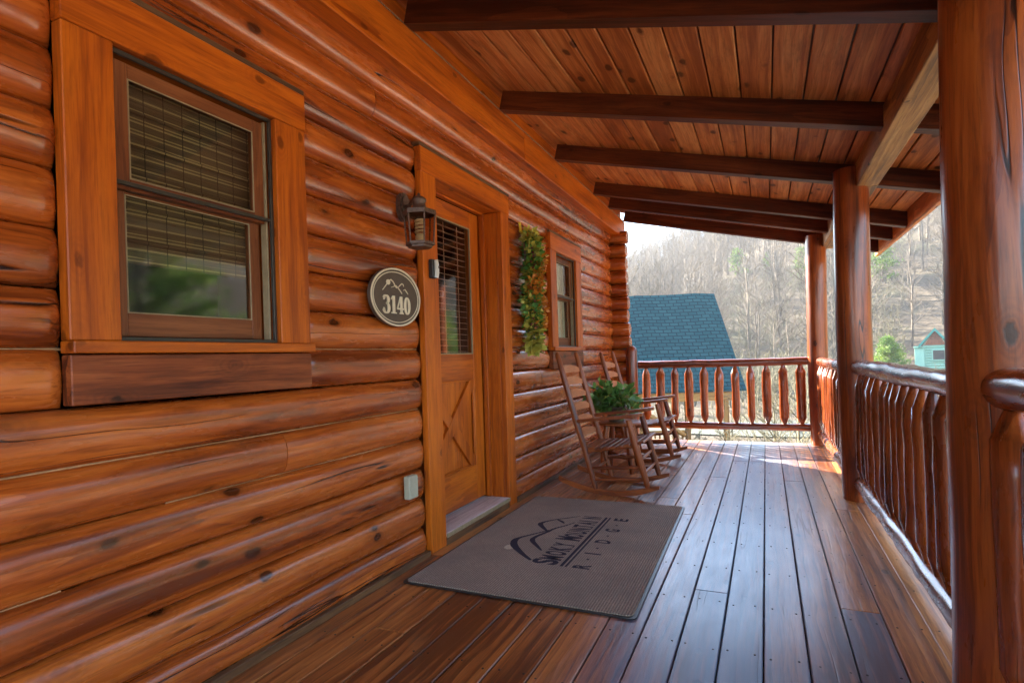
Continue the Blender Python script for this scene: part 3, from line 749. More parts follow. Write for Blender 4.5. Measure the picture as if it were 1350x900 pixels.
def window(y0, y1, y2, y3, z1, z2, zt, zs, za, label, blind_z, curtain=False):
    """y0/y3 casing outside, y1/y2 opening, z1/z2 opening, zt head top, zs sill strip bottom, za apron bottom"""
    c = Geo(); xf = .010; th = .045; xc = xf-th/2
    c.box((xc, (y0+y1)/2, (z1+z2)/2), (th, y1-y0, z2-z1), 2)
    c.box((xc, (y2+y3)/2, (z1+z2)/2), (th, y3-y2, z2-z1), 2)
    c.box((xc+.002, (y0+y3)/2, (z2+zt)/2+.001), (th+.004, y3-y0+.004, zt-z2), 1)
    # jamb lining
    dp = .15; xm = xf-th-.0005-(dp-th)/2
    c.box((xm, y1-.010, (z1+z2)/2), (dp-th, .018, z2-z1+.02), 2); c.box((xm, y2+.010, (z1+z2)/2), (dp-th, .018, z2-z1+.02), 2)
    c.box((xm, (y1+y2)/2, z2+.010), (dp-th, y2-y1+.001, .018), 1)
    w = c.build('window', M['trim'], cabin, label)
    s_ = Geo(); s_.box((xc+.012, (y0+y3)/2, (z1+zs)/2), (th+.020, y3-y0+.006, z1-zs-.001), 1); s_.box((xm, (y1+y2)/2, zs+.012), (dp-th, y2-y1, .02), 1)
    s_.build('sill', M['trim'], w)
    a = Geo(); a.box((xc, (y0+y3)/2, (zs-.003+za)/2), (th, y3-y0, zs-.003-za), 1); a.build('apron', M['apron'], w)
    h = Geo(); h.box((xc-.006, (y0+y3)/2, zt+.013), (th+.01, y3-y0+.01, .022), 1); h.build('head_cap', M['strip'], w)
    # screen frame
    f = Geo(); t = .012; xs = -.018
    f.box((xs, y1+t/2+.001, (z1+z2)/2), (.012, t, z2-z1-.003), 2, .001); f.box((xs, y2-t/2-.001, (z1+z2)/2), (.012, t, z2-z1-.003), 2, .001)
    f.box((xs, (y1+y2)/2, z2-t/2-.0015), (.0125, y2-y1-.004, t), 1, .001); f.box((xs, (y1+y2)/2, z1+t/2+.0015), (.0125, y2-y1-.004, t), 1, .001)
    zm = z1+(z2-z1)*.545; f.box((xs, (y1+y2)/2, zm), (.0122, y2-y1-.025, .012), 1, .001)
    f.build('screen_frame', M['bronze'], w)
    for yt in (y2-.018, y1+.018):
        tr = Geo(); tr.box((-.045, yt, (z1+z2)/2), (.03, .008, z2-z1-.03), 2, .001); tr.build('track', M['tan_frame'], w)
    # sashes: upper outside, lower inside
    ya, yb = y1+.022, y2-.022
    for (xg, za_, zb_, tr_, br_) in ((-.052, zm-.012, z2-.02, .045, .035), (-.082, z1+.018, zm+.018, .035, .072)):
        q = Geo(); sw = .045; T = .028
        q.box((xg, ya+sw/2, (za_+zb_)/2), (T, sw, zb_-za_), 2, .002); q.box((xg, yb-sw/2, (za_+zb_)/2), (T, sw, zb_-za_), 2, .002)
        q.box((xg, (ya+yb)/2, zb_-tr_/2), (T-.001, yb-ya-2*sw, tr_), 1, .002); q.box((xg, (ya+yb)/2, za_+br_/2), (T-.001, yb-ya-2*sw, br_), 1, .002)
        q.build('sash', M['sash'], w)
        b_ = Geo(); e = .004
        for (cy, cz, sy, sz) in ((ya+sw+e/2, (za_+zb_)/2, e, zb_-za_-tr_-br_), (yb-sw-e/2, (za_+zb_)/2, e, zb_-za_-tr_-br_)):
            b_.box((xg+T/2-.002, cy, cz+(br_-tr_)/2), (.004, sy, sz), 2, .0005)
        for cz in (zb_-tr_-e/2, za_+br_+e/2): b_.box((xg+T/2-.002, (ya+yb)/2, cz), (.004, yb-ya-2*sw-2*e, e), 1, .0005)
        b_.build('glazing_bead', M['tan_frame'], w)
        pg = Geo(); pg.box((xg, (ya+yb)/2, (za_+zb_)/2+(br_-tr_)/2), (.004, yb-ya-2*sw+.002, zb_-za_-tr_-br_+.002), 1, .0003); pg.build('glass_pane', M['glass'], w)
    if curtain:
        q = Geo(); n = 40; V = []
        for zz in (z1+.02, z2-.02):
            for i in range(n+1): V.append((-.112+.008*math.sin(i*.9), ya+(yb-ya)*i/n, zz))
        q.add(V, [[i, i+1, n+2+i, n+1+i] for i in range(n)], None, 0, True); q.build('curtain', M['curtain'], w)
    else:
        q = Geo(); q.box((-.108, (y1+y2)/2, (blind_z+z2)/2), (.006, y2-y1-.01, z2-blind_z), 1, .001)
        for k in range(6): q.box((-.1035, (y1+y2)/2, z2-.03-k*(z2-blind_z)/6), (.010, y2-y1-.012, .012), 1, .003)
        q.build('blind', M['blind'], w)
    return w
window(.9083, 1.0434, 1.6389, 1.7919, 1.1501, 2.016, 2.163, 1.1147, .9733, 'orange trimmed window with a half lowered bamboo blind', 1.40)
window(4.6956, 4.8463, 5.4307, 5.5946, 1.1506, 2.009, 2.159, 1.115, .955, 'narrow looking far window with a pale curtain, above the rocking chairs', 1.3, True)

def door():
    xf = .010; th = .04; xc = xf-th/2; y0, y1, y2, y3 = 2.6533, 2.8074, 3.6866, 3.8172; zo, zt = 2.11, 2.2467
    c = Geo(); c.box((xc, (y0+y1)/2, zo/2+.003), (th, y1-y0, zo-.004), 2); c.box((xc, (y2+y3)/2, zo/2+.003), (th, y3-y2, zo-.004), 2)
    c.box((xc+.002, (y0+y3)/2, (zo+zt)/2), (th+.004, y3-y0+.004, zt-zo), 1)
    xm0, xm1 = xf-th-.0005, -.19
    for (ya, yb) in ((y1-.022, y1-.001), (y2+.001, y2+.022)): c.box(((xm0+xm1)/2, (ya+yb)/2, 1.08), (xm0-xm1, yb-ya, 2.06), 2)
    c.box(((xm0+xm1)/2, (y1+y2)/2, zo+.011), (xm0-xm1, y2-y1, .02), 1)
    # stops against the slab
    c.box((-.140, y2-.0145, 1.09), (.035, .029, 2.03), 2); c.box((-.140, y1+.0145, 1.09), (.035, .029, 2.03), 2); c.box((-.140, (y1+y2)/2, zo-.008), (.035, y2-y1-.06, .014), 1)
    fr = c.build('door_frame', M['trim'], cabin)
    h = Geo(); h.box((xc-.004, (y0+y3)/2, zt+.012), (th+.016, y3-y0+.03, .018), 1); h.build('head_cap', M['strip'], fr)
    t = Geo()
    t.box((-.098, (y1+y2)/2, .060), (.211, y2-y1-.002, .022), 1, .003)
    t.build('threshold', M['grey_wood'], fr)
    n = Geo(); n.box((.013, (y1+y2)/2, .0585), (.008, y2-y1-.002, .024), 1, .002); n.build('threshold_nosing', M['tan_frame'], fr)
    r_ = Geo(); r_.box((-.03, (y1+y2)/2, .022), (.08, y2-y1-.003, .044), 1, .003); r_.build('riser', M['strip'], fr)
    # slab
    a, b = 2.79, 3.657; za, zb = .086, 2.094; xs = -.187; T = .045; st = .127
    s_ = Geo(); s_.box((xs, a+st/2, (za+zb)/2), (T, st, zb-za), 2); s_.box((xs, b-st/2, (za+zb)/2), (T, st, zb-za), 2)
    ya, yb = a+st, b-st
    for (z_0, z_1) in ((1.978, zb), (.925, 1.10), (za, .325)): s_.box((xs, (ya+yb)/2, (z_0+z_1)/2), (T-.001, yb-ya, z_1-z_0), 1)
    d = s_.build('door', M['door'], cabin)
    p = Geo(); p.box((xs-.008, (ya+yb)/2, .625), (.016, yb-ya+.01, .61), 2, .001); p.build('panel', M['door'], d)
    x = Geo(); cy, cz = (ya+yb)/2, .625; ln = math.hypot(yb-ya, .60); ang = math.atan2(.60, yb-ya)
    def bar(sg, xo):
        # diagonal clipped to the panel: parallelogram whose ends butt the frame
        w = .052; H = .2985; W2 = (yb-ya)/2-.0005
        pol = [(-W2, -H), (-W2+w*1.1, -H), (W2, H-w*1.1), (W2, H), (W2-w*1.1, H), (-W2, -H+w*1.1)]
        pol = [(cy+sg*u, cz+v) for u, v in pol]
        if sg < 0: pol = pol[::-1]
        x.prism(pol, 0, xs-.002, xs+xo, 0, 2)
    bar(1, .0205); bar(-1, .0185)
    # moulding
    for (c_, s2) in (((cy, .325+.006), (yb-ya, .012)), ((cy, .925-.006), (yb-ya, .012))): x.box((xs+.012, c_[0], c_[1]), (.012, s2[0]-.001, s2[1]), 1, .003)
    for yy in (ya+.006, yb-.006): x.box((xs+.0118, yy, cz), (.012, .012, .574), 2, .003)
    x.build('cross_brace', M['door'], d)
    gl = Geo(); gl.box((xs, (ya+yb)/2, 1.539), (.006, yb-ya, .876), 2, .0005); gl.build('glass_pane', M['glass'], d)
    be = Geo()
    for yy in (ya+.004, yb-.004): be.box((xs+.018, yy, 1.539), (.012, .008, .876), 2, .001)
    for zz in (1.104, 1.974): be.box((xs+.018, (ya+yb)/2, zz), (.012, yb-ya-.017, .008), 1, .001)
    be.build('glazing_bead', M['tan_frame'], d)
    bl = Geo()
    for k in range(22): bl.box((xs-.028, (ya+yb)/2, 1.12+k*.0395), (.028, yb-ya-.01, .0028), 1, .0005, Matrix.Rotation(R(8), 4, 'Y'))
    for yy in (ya+.13, ya+.31, ya+.49): bl.box((xs-.012, yy, 1.54), (.003, .006, .86), 2, .0004)
    bl.build('blind', M['slat'], d)
door()

# ------------------------------------------------------------------ porch roof
roof = empty('porch_roof', (1.4, 3, 2.5), 'sloping porch roof of knotty orange boards on dark rafters', 'porch roof')
SL = .248
def zb_(x): return 2.785-SL*x      # underside of rafters
ang = math.atan(SL); rotr = Matrix.Rotation(ang, 4, 'Y')
def roofparts():
    rg = random.Random(8)
    for yf, w in ((2.50, .09), (3.62, .085), (4.73, .085), (5.93, .085), (6.56, .085), (7.31, .085), (-1.0, .09), (.2, .09), (1.35, .09)):
        x0, x1 = .091, 2.845; xm = (x0+x1)/2; g = Geo(); dpt = .128
        g.box((xm+dpt/2*math.sin(ang), yf-w/2, zb_(xm)+dpt/2/math.cos(ang)*1.0), ((x1-x0)/math.cos(ang), w, dpt), 0, .004, rotr)
        g.build('rafter', M['beam'], roof)
    g = Geo(); zt0 = 2.785+.133
    xs = [.03, .203]+[.203+.1578*i for i in range(1, 17)]+[2.846]
    y0, y1 = -2.2, 7.40
    for a, b in zip(xs[:-1], xs[1:]):
        cuts = [y0]; y = y0
        while True:
            y += rg.choice([1.2, 2.4, 3.6])
            if y > y1-.6: break
            cuts.append(y)
        cuts.append(y1)
        for p, q in zip(cuts[:-1], cuts[1:]):
            xm = (a+b)/2; ww = (b-a)/math.cos(ang)-.009
            g.box((xm, (p+q)/2, zt0-SL*xm+.010), (ww, q-p-.001, .020), 1, .0075, rotr)
    g.build('ceiling_boards', M['ceil'], roof)
    g = Geo(); xm = 1.37; g.box((xm, 2.6, zt0-SL*xm+.036), (2.95/math.cos(ang), 9.7, .02), 1, .002, rotr); g.build('sheathing', M['beam'], roof)
    g = Geo(); xm = 1.0; g.box((xm, 2.62, zt0-SL*xm+.058), (4.1/math.cos(ang), 9.8, .018), 1, .002, rotr); g.build('shingles', M['shingle'], roof)
    # roof of the cabin body going up to the ridge
    g = Geo(); g.add([(-.9, -2.3, 3.15), (-.9, 7.5, 3.15), (-4, 7.5, 4.6), (-4, -2.3, 4.6), (-7.6, -2.3, 3), (-7.6, 7.5, 3)], [[0, 1, 2, 3], [3, 2, 5, 4]]); g.build('main_roof', M['shingle'], roof)
    g = Geo(); g.box((2.868, 2.6, zb_(2.868)+.075), (.036, 9.72, .165), 1, .003); g.build('fascia', M['ceil'], roof)
    g = Geo()
    for a, b in ((-2.2, 1.93), (1.934, 4.575), (4.579, 7.22)): g.box((2.375, (a+b)/2, 2.245), (.135, b-a, .165), 1, .004)
    g.build('girt', M['girt'], roof)
roofparts()

# ------------------------------------------------------------------ posts and railings
def post(x, y, r0, r1, top, label, seed):
    rg = random.Random(seed); n = 26; P = []; Rr = []
    for i in range(n+1):
        t = i/n; P.append((x+.006*math.sin(t*5+seed), y+.006*math.cos(t*4+seed), top*t+.003)); Rr.append(r0*(1-t)+r1*t)
    Rr[0] *= .97; Rr[-1] *= .99
    g = Geo(); g.tube(P, Rr, 36, True, .014); root = g.build('porch_post', M['post']); tag(root, label, 'post', 'log posts of the porch'); return root
post(2.305, 1.935, .151, .122, 2.24, 'thick glossy log post nearest the viewer at the right', 1)
post(2.282, 4.62, .113, .110, 2.30, 'log post in the middle of the side railing', 2)
post(2.235, 7.09, .100, .102, 2.30, 'slim log post at the far corner with a sunlit left edge', 3)

def peeled(g, a, b, r, n=18, wob=.06, taper=None, seed=0):
    """a hand peeled pole"""
    a = Vector(a); b = Vector(b); N = max(4, int((b-a).length/.09)); P = []; Rr = []; rg = random.Random(seed)
    for i in range(N+1):
        t = i/N; P.append(a.lerp(b, t)+Vector((rg.uniform(-1, 1), rg.uniform(-1, 1), rg.uniform(-1, 1)))*r*.05)
        q = r*(1+rg.uniform(-.05, .05))
        Rr.append(q)
    if taper:
        # pencil ends: (length, tip ratio)
        ln, tip = taper; P = [a, a.lerp(b, ln/(b-a).length)]+P[1:-1]+[b.lerp(a, ln/(b-a).length), b]
        P = sorted(P, key=lambda p: (p-a).length); Rr = []
        for p in P:
            d = min((p-a).length, (b-p).length); Rr.append(r*(tip+(1-tip)*min(1, d/ln))*(1 if d < ln else 1+rg.uniform(-.07, .07)))
    g.tube(P, Rr, n, True, wob)
def railing(name, A, B, zt, zb, n, label, seed, rt=.050, rb=.047, br=(.036, .046), off0=.5, group='peeled log railings round the porch', ends=(0, 0), flare=None):
    A = Vector(A); B = Vector(B); root = empty(name, (A.x, A.y, 0), label, 'railing', group); rg = random.Random(seed)
    d = (B-A).normalized(); A2 = A+d*ends[0]; B2 = B-d*ends[1]
    for (z, r, nm) in ((zt, rt, 'top_rail'), (zb, rb, 'bottom_rail')):
        g = Geo(); peeled(g, (A2.x, A2.y, z), (B2.x, B2.y, z), r, 20, .07, None, seed+int(z*10)); g.build(nm, M['rail'], root)
    for i in range(n):
        p = A.lerp(B, (i+off0)/n); g = Geo(); r = rg.uniform(*br)
        peeled(g, (p.x+rg.uniform(-.004, .004), p.y, zb+rb*.55), (p.x+rg.uniform(-.008, .008), p.y, zt-rt*.55), r, 14, .05, (.095, .24), seed*31+i)
        g.build('baluster', M['rail'], root)
    return root
er = railing('end_railing', (.255, 7.12, 0), (2.14, 7.11, 0), .925, .185, 11, 'end railing of peeled log balusters in front of the blue roof', 5, .045, .040, (.041, .053))
npg = Geo(); npg.tube([(.19, 7.02, 0), (.19, 7.02, .6), (.19, 7.02, 1.10), (.19, 7.02, 1.14), (.19, 7.02, 1.165)], [.072, .069, .067, .058, .03], 22, True, .03); npg.build('newel_post', M['post'], er)
railing('side_railing', (2.245, 6.99, 0), (2.265, 4.73, 0), .915, .135, 14, 'far section of side railing, its inner face lit yellow by the sun', 6, .048, .047)
railing('side_railing', (2.285, 4.51, 0), (2.300, 2.10, 0), .928, .130, 15, 'side railing section between the middle post and the nearest post', 7, .050, .048)
railing('side_railing', (2.268, 1.90, 0), (2.285, -.65, 0), .950, .125, 14, 'near end of side railing cut off by the right edge behind the nearest post', 9, .056, .052, (.042, .05), .62)

# ------------------------------------------------------------------ doormat
def doormat():
    c = np.array([(.078, 2.262), (.078, 4.022), (1.172, 4.038), (1.205, 2.258)]); ctr = c.mean(0); z = .004
    root = empty('doormat', (ctr[0], ctr[1], z), 'large grey-brown ribbed doormat with a printed mountain logo, by the door', 'doormat')
    def slab(sc, z0, z1, nm, mt, rg_=None):
        g = Geo(); q = ctr+(c-ctr)*sc if not hasattr(sc, '__len__') else ctr+(c-ctr)*np.array(sc)
        # rounded outline
        P = []
        for i in range(4):
            a = q[i-1]; b = q[i]; d = q[(i+1) % 4]
            u = (a-b)/np.hypot(*(a-b)); v = (d-b)/np.hypot(*(d-b)); r = .03
            for t in np.linspace(0, 1, 5): P.append(b+u*r*(1-t)**2+v*r*t**2)
        P = [tuple(p) for p in P][::-1]; g.prism(P, 2, z0, z1); o = g.build(nm, mt, root); return o
    slab(1.0, .003, .0075, 'rubber_edge', M['black']); slab((.972, .983), .0076, .0125, 'carpet', M['doormat'])
    # printed logo: baseline runs along +y, letters rise towards -x
    zt = .0127; g = Geo(); X0, Y0 = .712, 2.695
    fr = lambda u, v, h: (X0-v, Y0+u, zt+h*.4)
    W = .905
    g.ribbon([(0, -.026), (W, -.026)], .016, .001, fr); g.ribbon([(0, -.050), (W, -.050)], .010, .001, fr)
    def text(s, u0, u1, v0, v1):
        cu = bpy.data.curves.new('t', 'FONT'); cu.body = s; cu.size = 1; cu.offset = .035; cu.resolution_u = 3; ob = bpy.data.objects.new('t', cu); col.objects.link(ob)
        bpy.context.view_layer.update(); me = bpy.data.meshes.new_from_object(ob.evaluated_get(bpy.context.evaluated_depsgraph_get()))
        V = np.array([v.co[:] for v in me.vertices]); mn = V.min(0); mx = V.max(0)
        uu = u0+(V[:, 0]-mn[0])/(mx[0]-mn[0])*(u1-u0); vv = v0+(V[:, 1]-mn[1])/(mx[1]-mn[1])*(v1-v0)
        g.add([fr(a, b, .001) for a, b in zip(uu, vv)], [list(p.vertices) for p in me.polygons])
        bpy.data.objects.remove(ob); bpy.data.meshes.remove(me); bpy.data.curves.remove(cu)
    # big first letters, small capitals after
    def word(letters, u0, u1, v0, hb, hs):
        n = len(letters); st = (u1-u0)/n
        for i, ch in enumerate(letters):
            hh = hb if i == 0 else hs; w = st*(.98 if i == 0 else .80)
            a = u0+i*st; text(ch, a, a+(w if ch != 'I' else w*.3), v0, v0+hh)
            if ch in 'MNKTIY': # slab serifs
                g.ribbon([(a-.002, v0+.004), (a+w*.35, v0+.004)], .007, .0011, fr)
    word('SMOKY', 0, .355, 0, .142, .122); word('MOUNTAIN', .395, W, 0, .148, .122)
    for ch, u in zip('RIDGE', (.0, .215, .405, .62, .85)): text(ch, u, u+(.055 if ch != 'I' else .016), -.172, -.082)
    for u in (.135, .315, .54, .755): g.ribbon([(u-.007, -.127), (u+.007, -.127)], .014, .001, fr)
    def curve(P, w):
        P = np.array(P, float); Q = []; n = 10
        for i in range(len(P)-1):
            a = P[max(i-1, 0)]; b = P[i]; c_ = P[i+1]; d = P[min(i+2, len(P)-1)]
            for t in np.linspace(0, 1, n, endpoint=False): Q.append(tuple(.5*((2*b)+(-a+c_)*t+(2*a-5*b+4*c_-d)*t*t+(-a+3*b-3*c_+d)*t**3)))
        Q.append(tuple(P[-1])); W_ = 1.45*np.interp(np.linspace(0, 1, len(Q)), np.linspace(0, 1, len(w)), w); g.ribbon(Q, list(W_), .001, fr)
    curve([(.03, .150), (.11, .235), (.215, .325), (.30, .358), (.36, .345), (.45, .290), (.54, .235)], [.010, .020, .030, .026, .013, .010, .007])
    curve([(.185, .150), (.24, .195), (.33, .262), (.40, .266), (.50, .235), (.58, .215), (.66, .17), (.74, .135)], [.006, .014, .022, .016, .014, .012, .008, .004])
    curve([(.51, .235), (.57, .285), (.64, .332), (.69, .325), (.76, .275), (.82, .21), (.885, .145)], [.008, .018, .024, .014, .008, .008, .004])
    curve([(.70, .195), (.735, .225), (.765, .262)], [.006, .015, .008])
    lg = g.build('logo', M['mat_ink'], root)
    s_ = Geo(); n = 24; s_.add([fr(.185+.042*math.cos(t*2*math.pi/n), .338+.030*math.sin(t*2*math.pi/n), .0003) for t in range(n)], [list(range(n))]); s_.build('logo_sun', M['mat_cream'], root)
doormat()

# ------------------------------------------------------------------ rocking chairs
def rocking_chair(x0, y0, label):
    """measured for the chair whose near rocker stands at x 0.26..0.96"""
    root = empty('rocking_chair', (x0+.62, y0+.24, 0), label, 'rocking chair', 'rocking chairs against the log wall')
    W = .48; X = lambda x: x0+x; m_ = M['chair']
    def rk(x):  # rocker lower edge
        return (x-.63)**2*(.50 if x < .63 else .62)
    for k in (0, 1):
        y = y0+k*W
        g = Geo(); xs = np.linspace(.20, .97, 19); up = [(X(x), rk(x)+.040-.014*max(0, (x-.9)/.07)) for x in xs]; lo = [(X(x), rk(x)+.001) for x in xs]
        poly = lo+up[::-1]
        g.prism([(a, b) for a, b in poly], 1, y-.015, y+.015); g.build('rocker', m_, root)
        g = Geo(); g.tube([(X(.490), y, rk(.49)+.035), (X(.40), y, .40), (X(.355), y, .545), (X(.262), y, .90), (X(.216), y, 1.075), (X(.212), y, 1.095)], [.019, .024, .025, .023, .019, .011], 14); g.build('back_post', m_, root)
        g = Geo(); g.tube([(X(.888), y, rk(.88)+.034), (X(.865), y, .16), (X(.80), y, .40), (X(.758), y, .575)], [.018, .025, .027, .021], 14); g.build('leg', m_, root)
        # arm with rounded front
        g = Geo(); A = []; T = 14
        pol = [(.352, -.022), (.50, -.030), (.70, -.036), (.80, -.042), (.845, -.036), (.862, -.012), (.862, .012), (.845, .036), (.80, .042), (.70, .034), (.50, .026), (.352, .020)]
        V = []
        for h in (0, .024):
            for (x, dy) in pol: V.append((X(x), y+dy, .548+(x-.36)*.105+h+(.004 if x > .8 else 0)))
        n = len(pol); Fc = [list(range(n))[::-1], list(range(n, 2*n))]+[[i, (i+1) % n, n+(i+1) % n, n+i] for i in range(n)]
        g.add(V, Fc, [(v[0]+k*7, v[1], v[2]) for v in V]); g.build('armrest', m_, root)
    # slats
    for i, (xb, z) in enumerate(((.246, .955), (.272, .855), (.298, .755), (.324, .652), (.350, .548), (.376, .445))):
        g = Geo(); n = 14; V = []
        for j in range(n+1):
            t = j/n; y = y0+.012+(W-.024)*t; bow = -.030*math.sin(math.pi*t); hh = .006+.034*math.sin(math.pi*t)**.7
            for (dx, dz) in ((.004, -.026), (-.004, -.026), (-.004-.25*hh, hh), (.004-.25*hh, hh)): V.append((X(xb)+bow+dx, y, z+dz))
        Fc = [[j*4+k, j*4+(k+1) % 4, j*4+4+(k+1) % 4, j*4+4+k] for j in range(n) for k in range(4)]+[[3, 2, 1, 0], [n*4+k for k in range(4)]]
        g.add(V, Fc, [(v[1]+i*5, v[0], v[2]) for v in V], 0, False); g.build('back_slat', M['back_slat'], root)
    # seat: slats across, dipped
    g = Geo(); n = 9
    for i in range(n):
        t = i/(n-1); x = .415+.43*t; z = .352+.062*t-.022*math.sin(math.pi*t)+(.0 if t < .9 else -.006)
        g.box((X(x), y0+W/2, z), (.049, W+.03-(.05 if i == 0 else 0), .018), 1, .005, Matrix.Rotation(-.13+.16*(t-.5)*-1, 4, 'Y'))
    g.build('seat', m_, root)
    g = Geo()
    for yy in (y0+.008, y0+W-.008): g.tube([(X(.405), yy, .325), (X(.80), yy, .382)], .013, 10)
    g.build('seat_rail', m_, root)
    for (p, q, r) in (((.44, .20), (.845, .225), .0115), ((.47, .115), (.87, .135), .0115)):
        for yy in (y0, y0+W):
            g = Geo(); g.tube([(X(p[0]), yy, p[1]), (X((p[0]+q[0])/2), yy, (p[1]+q[1])/2), (X(q[0]), yy, q[1])], [r*.8, r*1.25, r*.8], 10); g.build('stretcher', m_, root)
    for (x, z) in ((.832, .275), (.858, .175), (.455, .17), (.43, .27)):
        g = Geo(); g.tube([(X(x), y0, z), (X(x), y0+W/2, z), (X(x), y0+W, z)], [.010, .0145, .010], 10); g.build('stretcher', m_, root)
    return root
rc = rocking_chair(0, 4.22, 'front rocking chair, nearest the doormat, with its full ladder back in view')
c2 = copy_tree(rc); c2.location = (rc.location.x-.028, 5.84, 0); c2['label'] = 'rear rocking chair, nearest the end railing, half hidden behind the potted plant'

# side table and plant between the chairs
def table():
    root = empty('side_table', (.46, 5.17, 0), 'small round wooden table between the two rocking chairs', 'table')
    g = Geo(); g.lathe((.46, 5.17, .425), [(.20, 0), (.215, .006), (.215, .020), (.20, .027)], 32); g.build('tabletop', M['chair'], root)
    for k in range(4):
        a = math.pi/4+k*math.pi/2; dx, dy = math.cos(a), math.sin(a); g = Geo()
        g.tube([(.46+dx*.19, 5.17+dy*.19, 0), (.46+dx*.17, 5.17+dy*.17, .20), (.46+dx*.13, 5.17+dy*.13, .425)], [.022, .034, .026], 14); g.build('leg', M['post'], root)
    g = Geo()
    for s_ in (-1, 1): g.tube([(.46-.12, 5.17-.12*s_, .14), (.46+.12, 5.17+.12*s_, .14)], .012, 8)
    g.build('stretcher', M['post'], root)
table()
def leaf_cloud(cx, cy, cz, rx, ry, rz, n, size, seed, droop=.3, shape='ell', V=None, Q=None):
    rg = random.Random(seed); V = [] if V is None else V; Q = [] if Q is None else Q
    for i in range(n):
        while True:
            a = Vector((rg.uniform(-1, 1), rg.uniform(-1, 1), rg.uniform(-1, 1)))
            if a.length < 1: break
        a = a*(.55+.45*a.length)
        c = Vector((cx+a.x*rx, cy+a.y*ry, cz+a.z*rz)); d = (Vector((a.x/ rx*.1, a.y/ry*.1, a.z*.5+.2-droop*rg.random()))+Vector((rg.gauss(0, .5), rg.gauss(0, .5), rg.gauss(0, .4)))).normalized()
        s_ = d.cross(Vector((rg.gauss(0, 1), rg.gauss(0, 1), rg.gauss(0, 1)+.5))).normalized(); nn = d.cross(s_); l = size*rg.uniform(.6, 1.35); w = l*.30; k = len(V)
        V += [tuple(c), tuple(c+d*l*.45-s_*w+nn*l*.06), tuple(c+d*l-nn*l*.12), tuple(c+d*l*.45+s_*w+nn*l*.06)]; Q.append((k, k+1, k+2, k+3))
    return V, Q
def addleaf(name, V, Q, mt, root):
    o = fastmesh(name, np.array(V), np.array(Q), mt); o.parent = root; o.location = -root.location; return o
def plant():
    root = empty('potted_plant', (.44, 5.15, .4525), 'leafy green potted plant trailing over the small table between the chairs', 'potted plant')
    g = Geo(); g.lathe((.44, 5.15, .4525), [(.065, 0), (.085, .06), (.098, .12), (.104, .125), (.104, .14), (.092, .14), (.09, .125)], 24); g.build('pot', M['pot'], root)
    V, Q = leaf_cloud(.42, 5.14, .665, .18, .17, .12, 230, .090, 3, .8)
    V, Q = leaf_cloud(.52, 5.02, .62, .16, .12, .10, 80, .08, 4, .9, V=V, Q=Q); V, Q = leaf_cloud(.33, 5.02, .70, .13, .12, .13, 80, .085, 5, .6, V=V, Q=Q)
    addleaf('leaves', V, Q, M['plant'], root)
    g = Geo(); rg = random.Random(1)
    for i in range(26):
        a = rg.uniform(0, 6.28); d = rg.uniform(.08, .22); g.tube([(.44, 5.15, .58), (.44+math.cos(a)*d*.5, 5.13+math.sin(a)*d*.5, .70), (.44+math.cos(a)*d, 5.13+math.sin(a)*d, .66+rg.uniform(-.05, .12))], .0028, 5)
    g.build('stems', M['wreath_yellow'], root)
plant()

# ------------------------------------------------------------------ things on the wall
def wreath():
    root = empty('wreath_swag', (.03, 4.05, 1.6), 'hanging swag of green leaves and orange berries between door and far window', 'wreath', None)
    rg = random.Random(9); parts = {k: ([], []) for k in ('g', 'y', 'o', 'r')}
    for i in range(26):
        t = i/25; z = 1.98-.74*t; wdt = .080*abs(math.sin(math.pi*min(.97, t*.95+.06)))**.9*(.8+.35*math.sin(t*11))+.018; y = 4.075+.03*math.sin(t*7)+.02*t; x = .075
        V, Q = parts['g']; leaf_cloud(x, y+rg.uniform(-.03, .03), z, .06, wdt*rg.uniform(.75, 1.35), .05, 44, .050, 100+i, .5, V=V, Q=Q)
        if True: V, Q = parts['y']; leaf_cloud(x+.02, y+rg.uniform(-.06, .06), z, .05, wdt*1.0, .04, 26, .048, 200+i, .5, V=V, Q=Q)
    for i in range(18):
        t = (i+.5)/18; V, Q = parts['o']; yy = 4.09+.05*math.sin(t*9+1); leaf_cloud(.135, yy, 1.86-.58*t, .030, .040, .035, 26, .034, 300+i, .3, V=V, Q=Q)
    for i in range(5):
        V, Q = parts['o']; leaf_cloud(.105, 3.99+.01*i, 1.62-.04*i+.03, .03, .04, .03, 14, .045, 330+i, .3, V=V, Q=Q)
    V, Q = parts['y']; leaf_cloud(.07, 4.11, 1.18, .035, .05, .05, 60, .085, 400, 1.6, V=V, Q=Q); leaf_cloud(.06, 4.06, 2.0, .03, .03, .05, 40, .06, 401, -.6, V=V, Q=Q)
    addleaf('leaves', *parts['g'], M['wreath_green'], root); addleaf('pale_sprigs', *parts['y'], M['wreath_yellow'], root); addleaf('orange_blossoms', *parts['o'], M['orange_berry'], root)
    g = Geo()
    for i in range(60):
        t = rg.random(); y = 4.06+rg.uniform(-.09, .10); z = 1.9-.62*t; s_ = .008
        g.lathe((.10+rg.uniform(0, .03), y, z), [(.001, -s_), (s_*.8, -s_*.6), (s_, 0), (s_*.8, s_*.6), (.001, s_)], 8)
    g.build('berries', M['wreath_red'], root)
    g = Geo(); g.tube([(.012, 4.02, 2.10), (.02, 4.02, 2.03), (.05, 4.05, 1.97)], .009, 8, squash=2); g.build('ribbon', M['yellow'], root)
    g = Geo(); g.tube([(.03, 4.06, 1.98), (.035, 4.08, 1.6), (.03, 4.10, 1.22)], .012, 8); g.build('stem', M['bark'], root)
wreath()

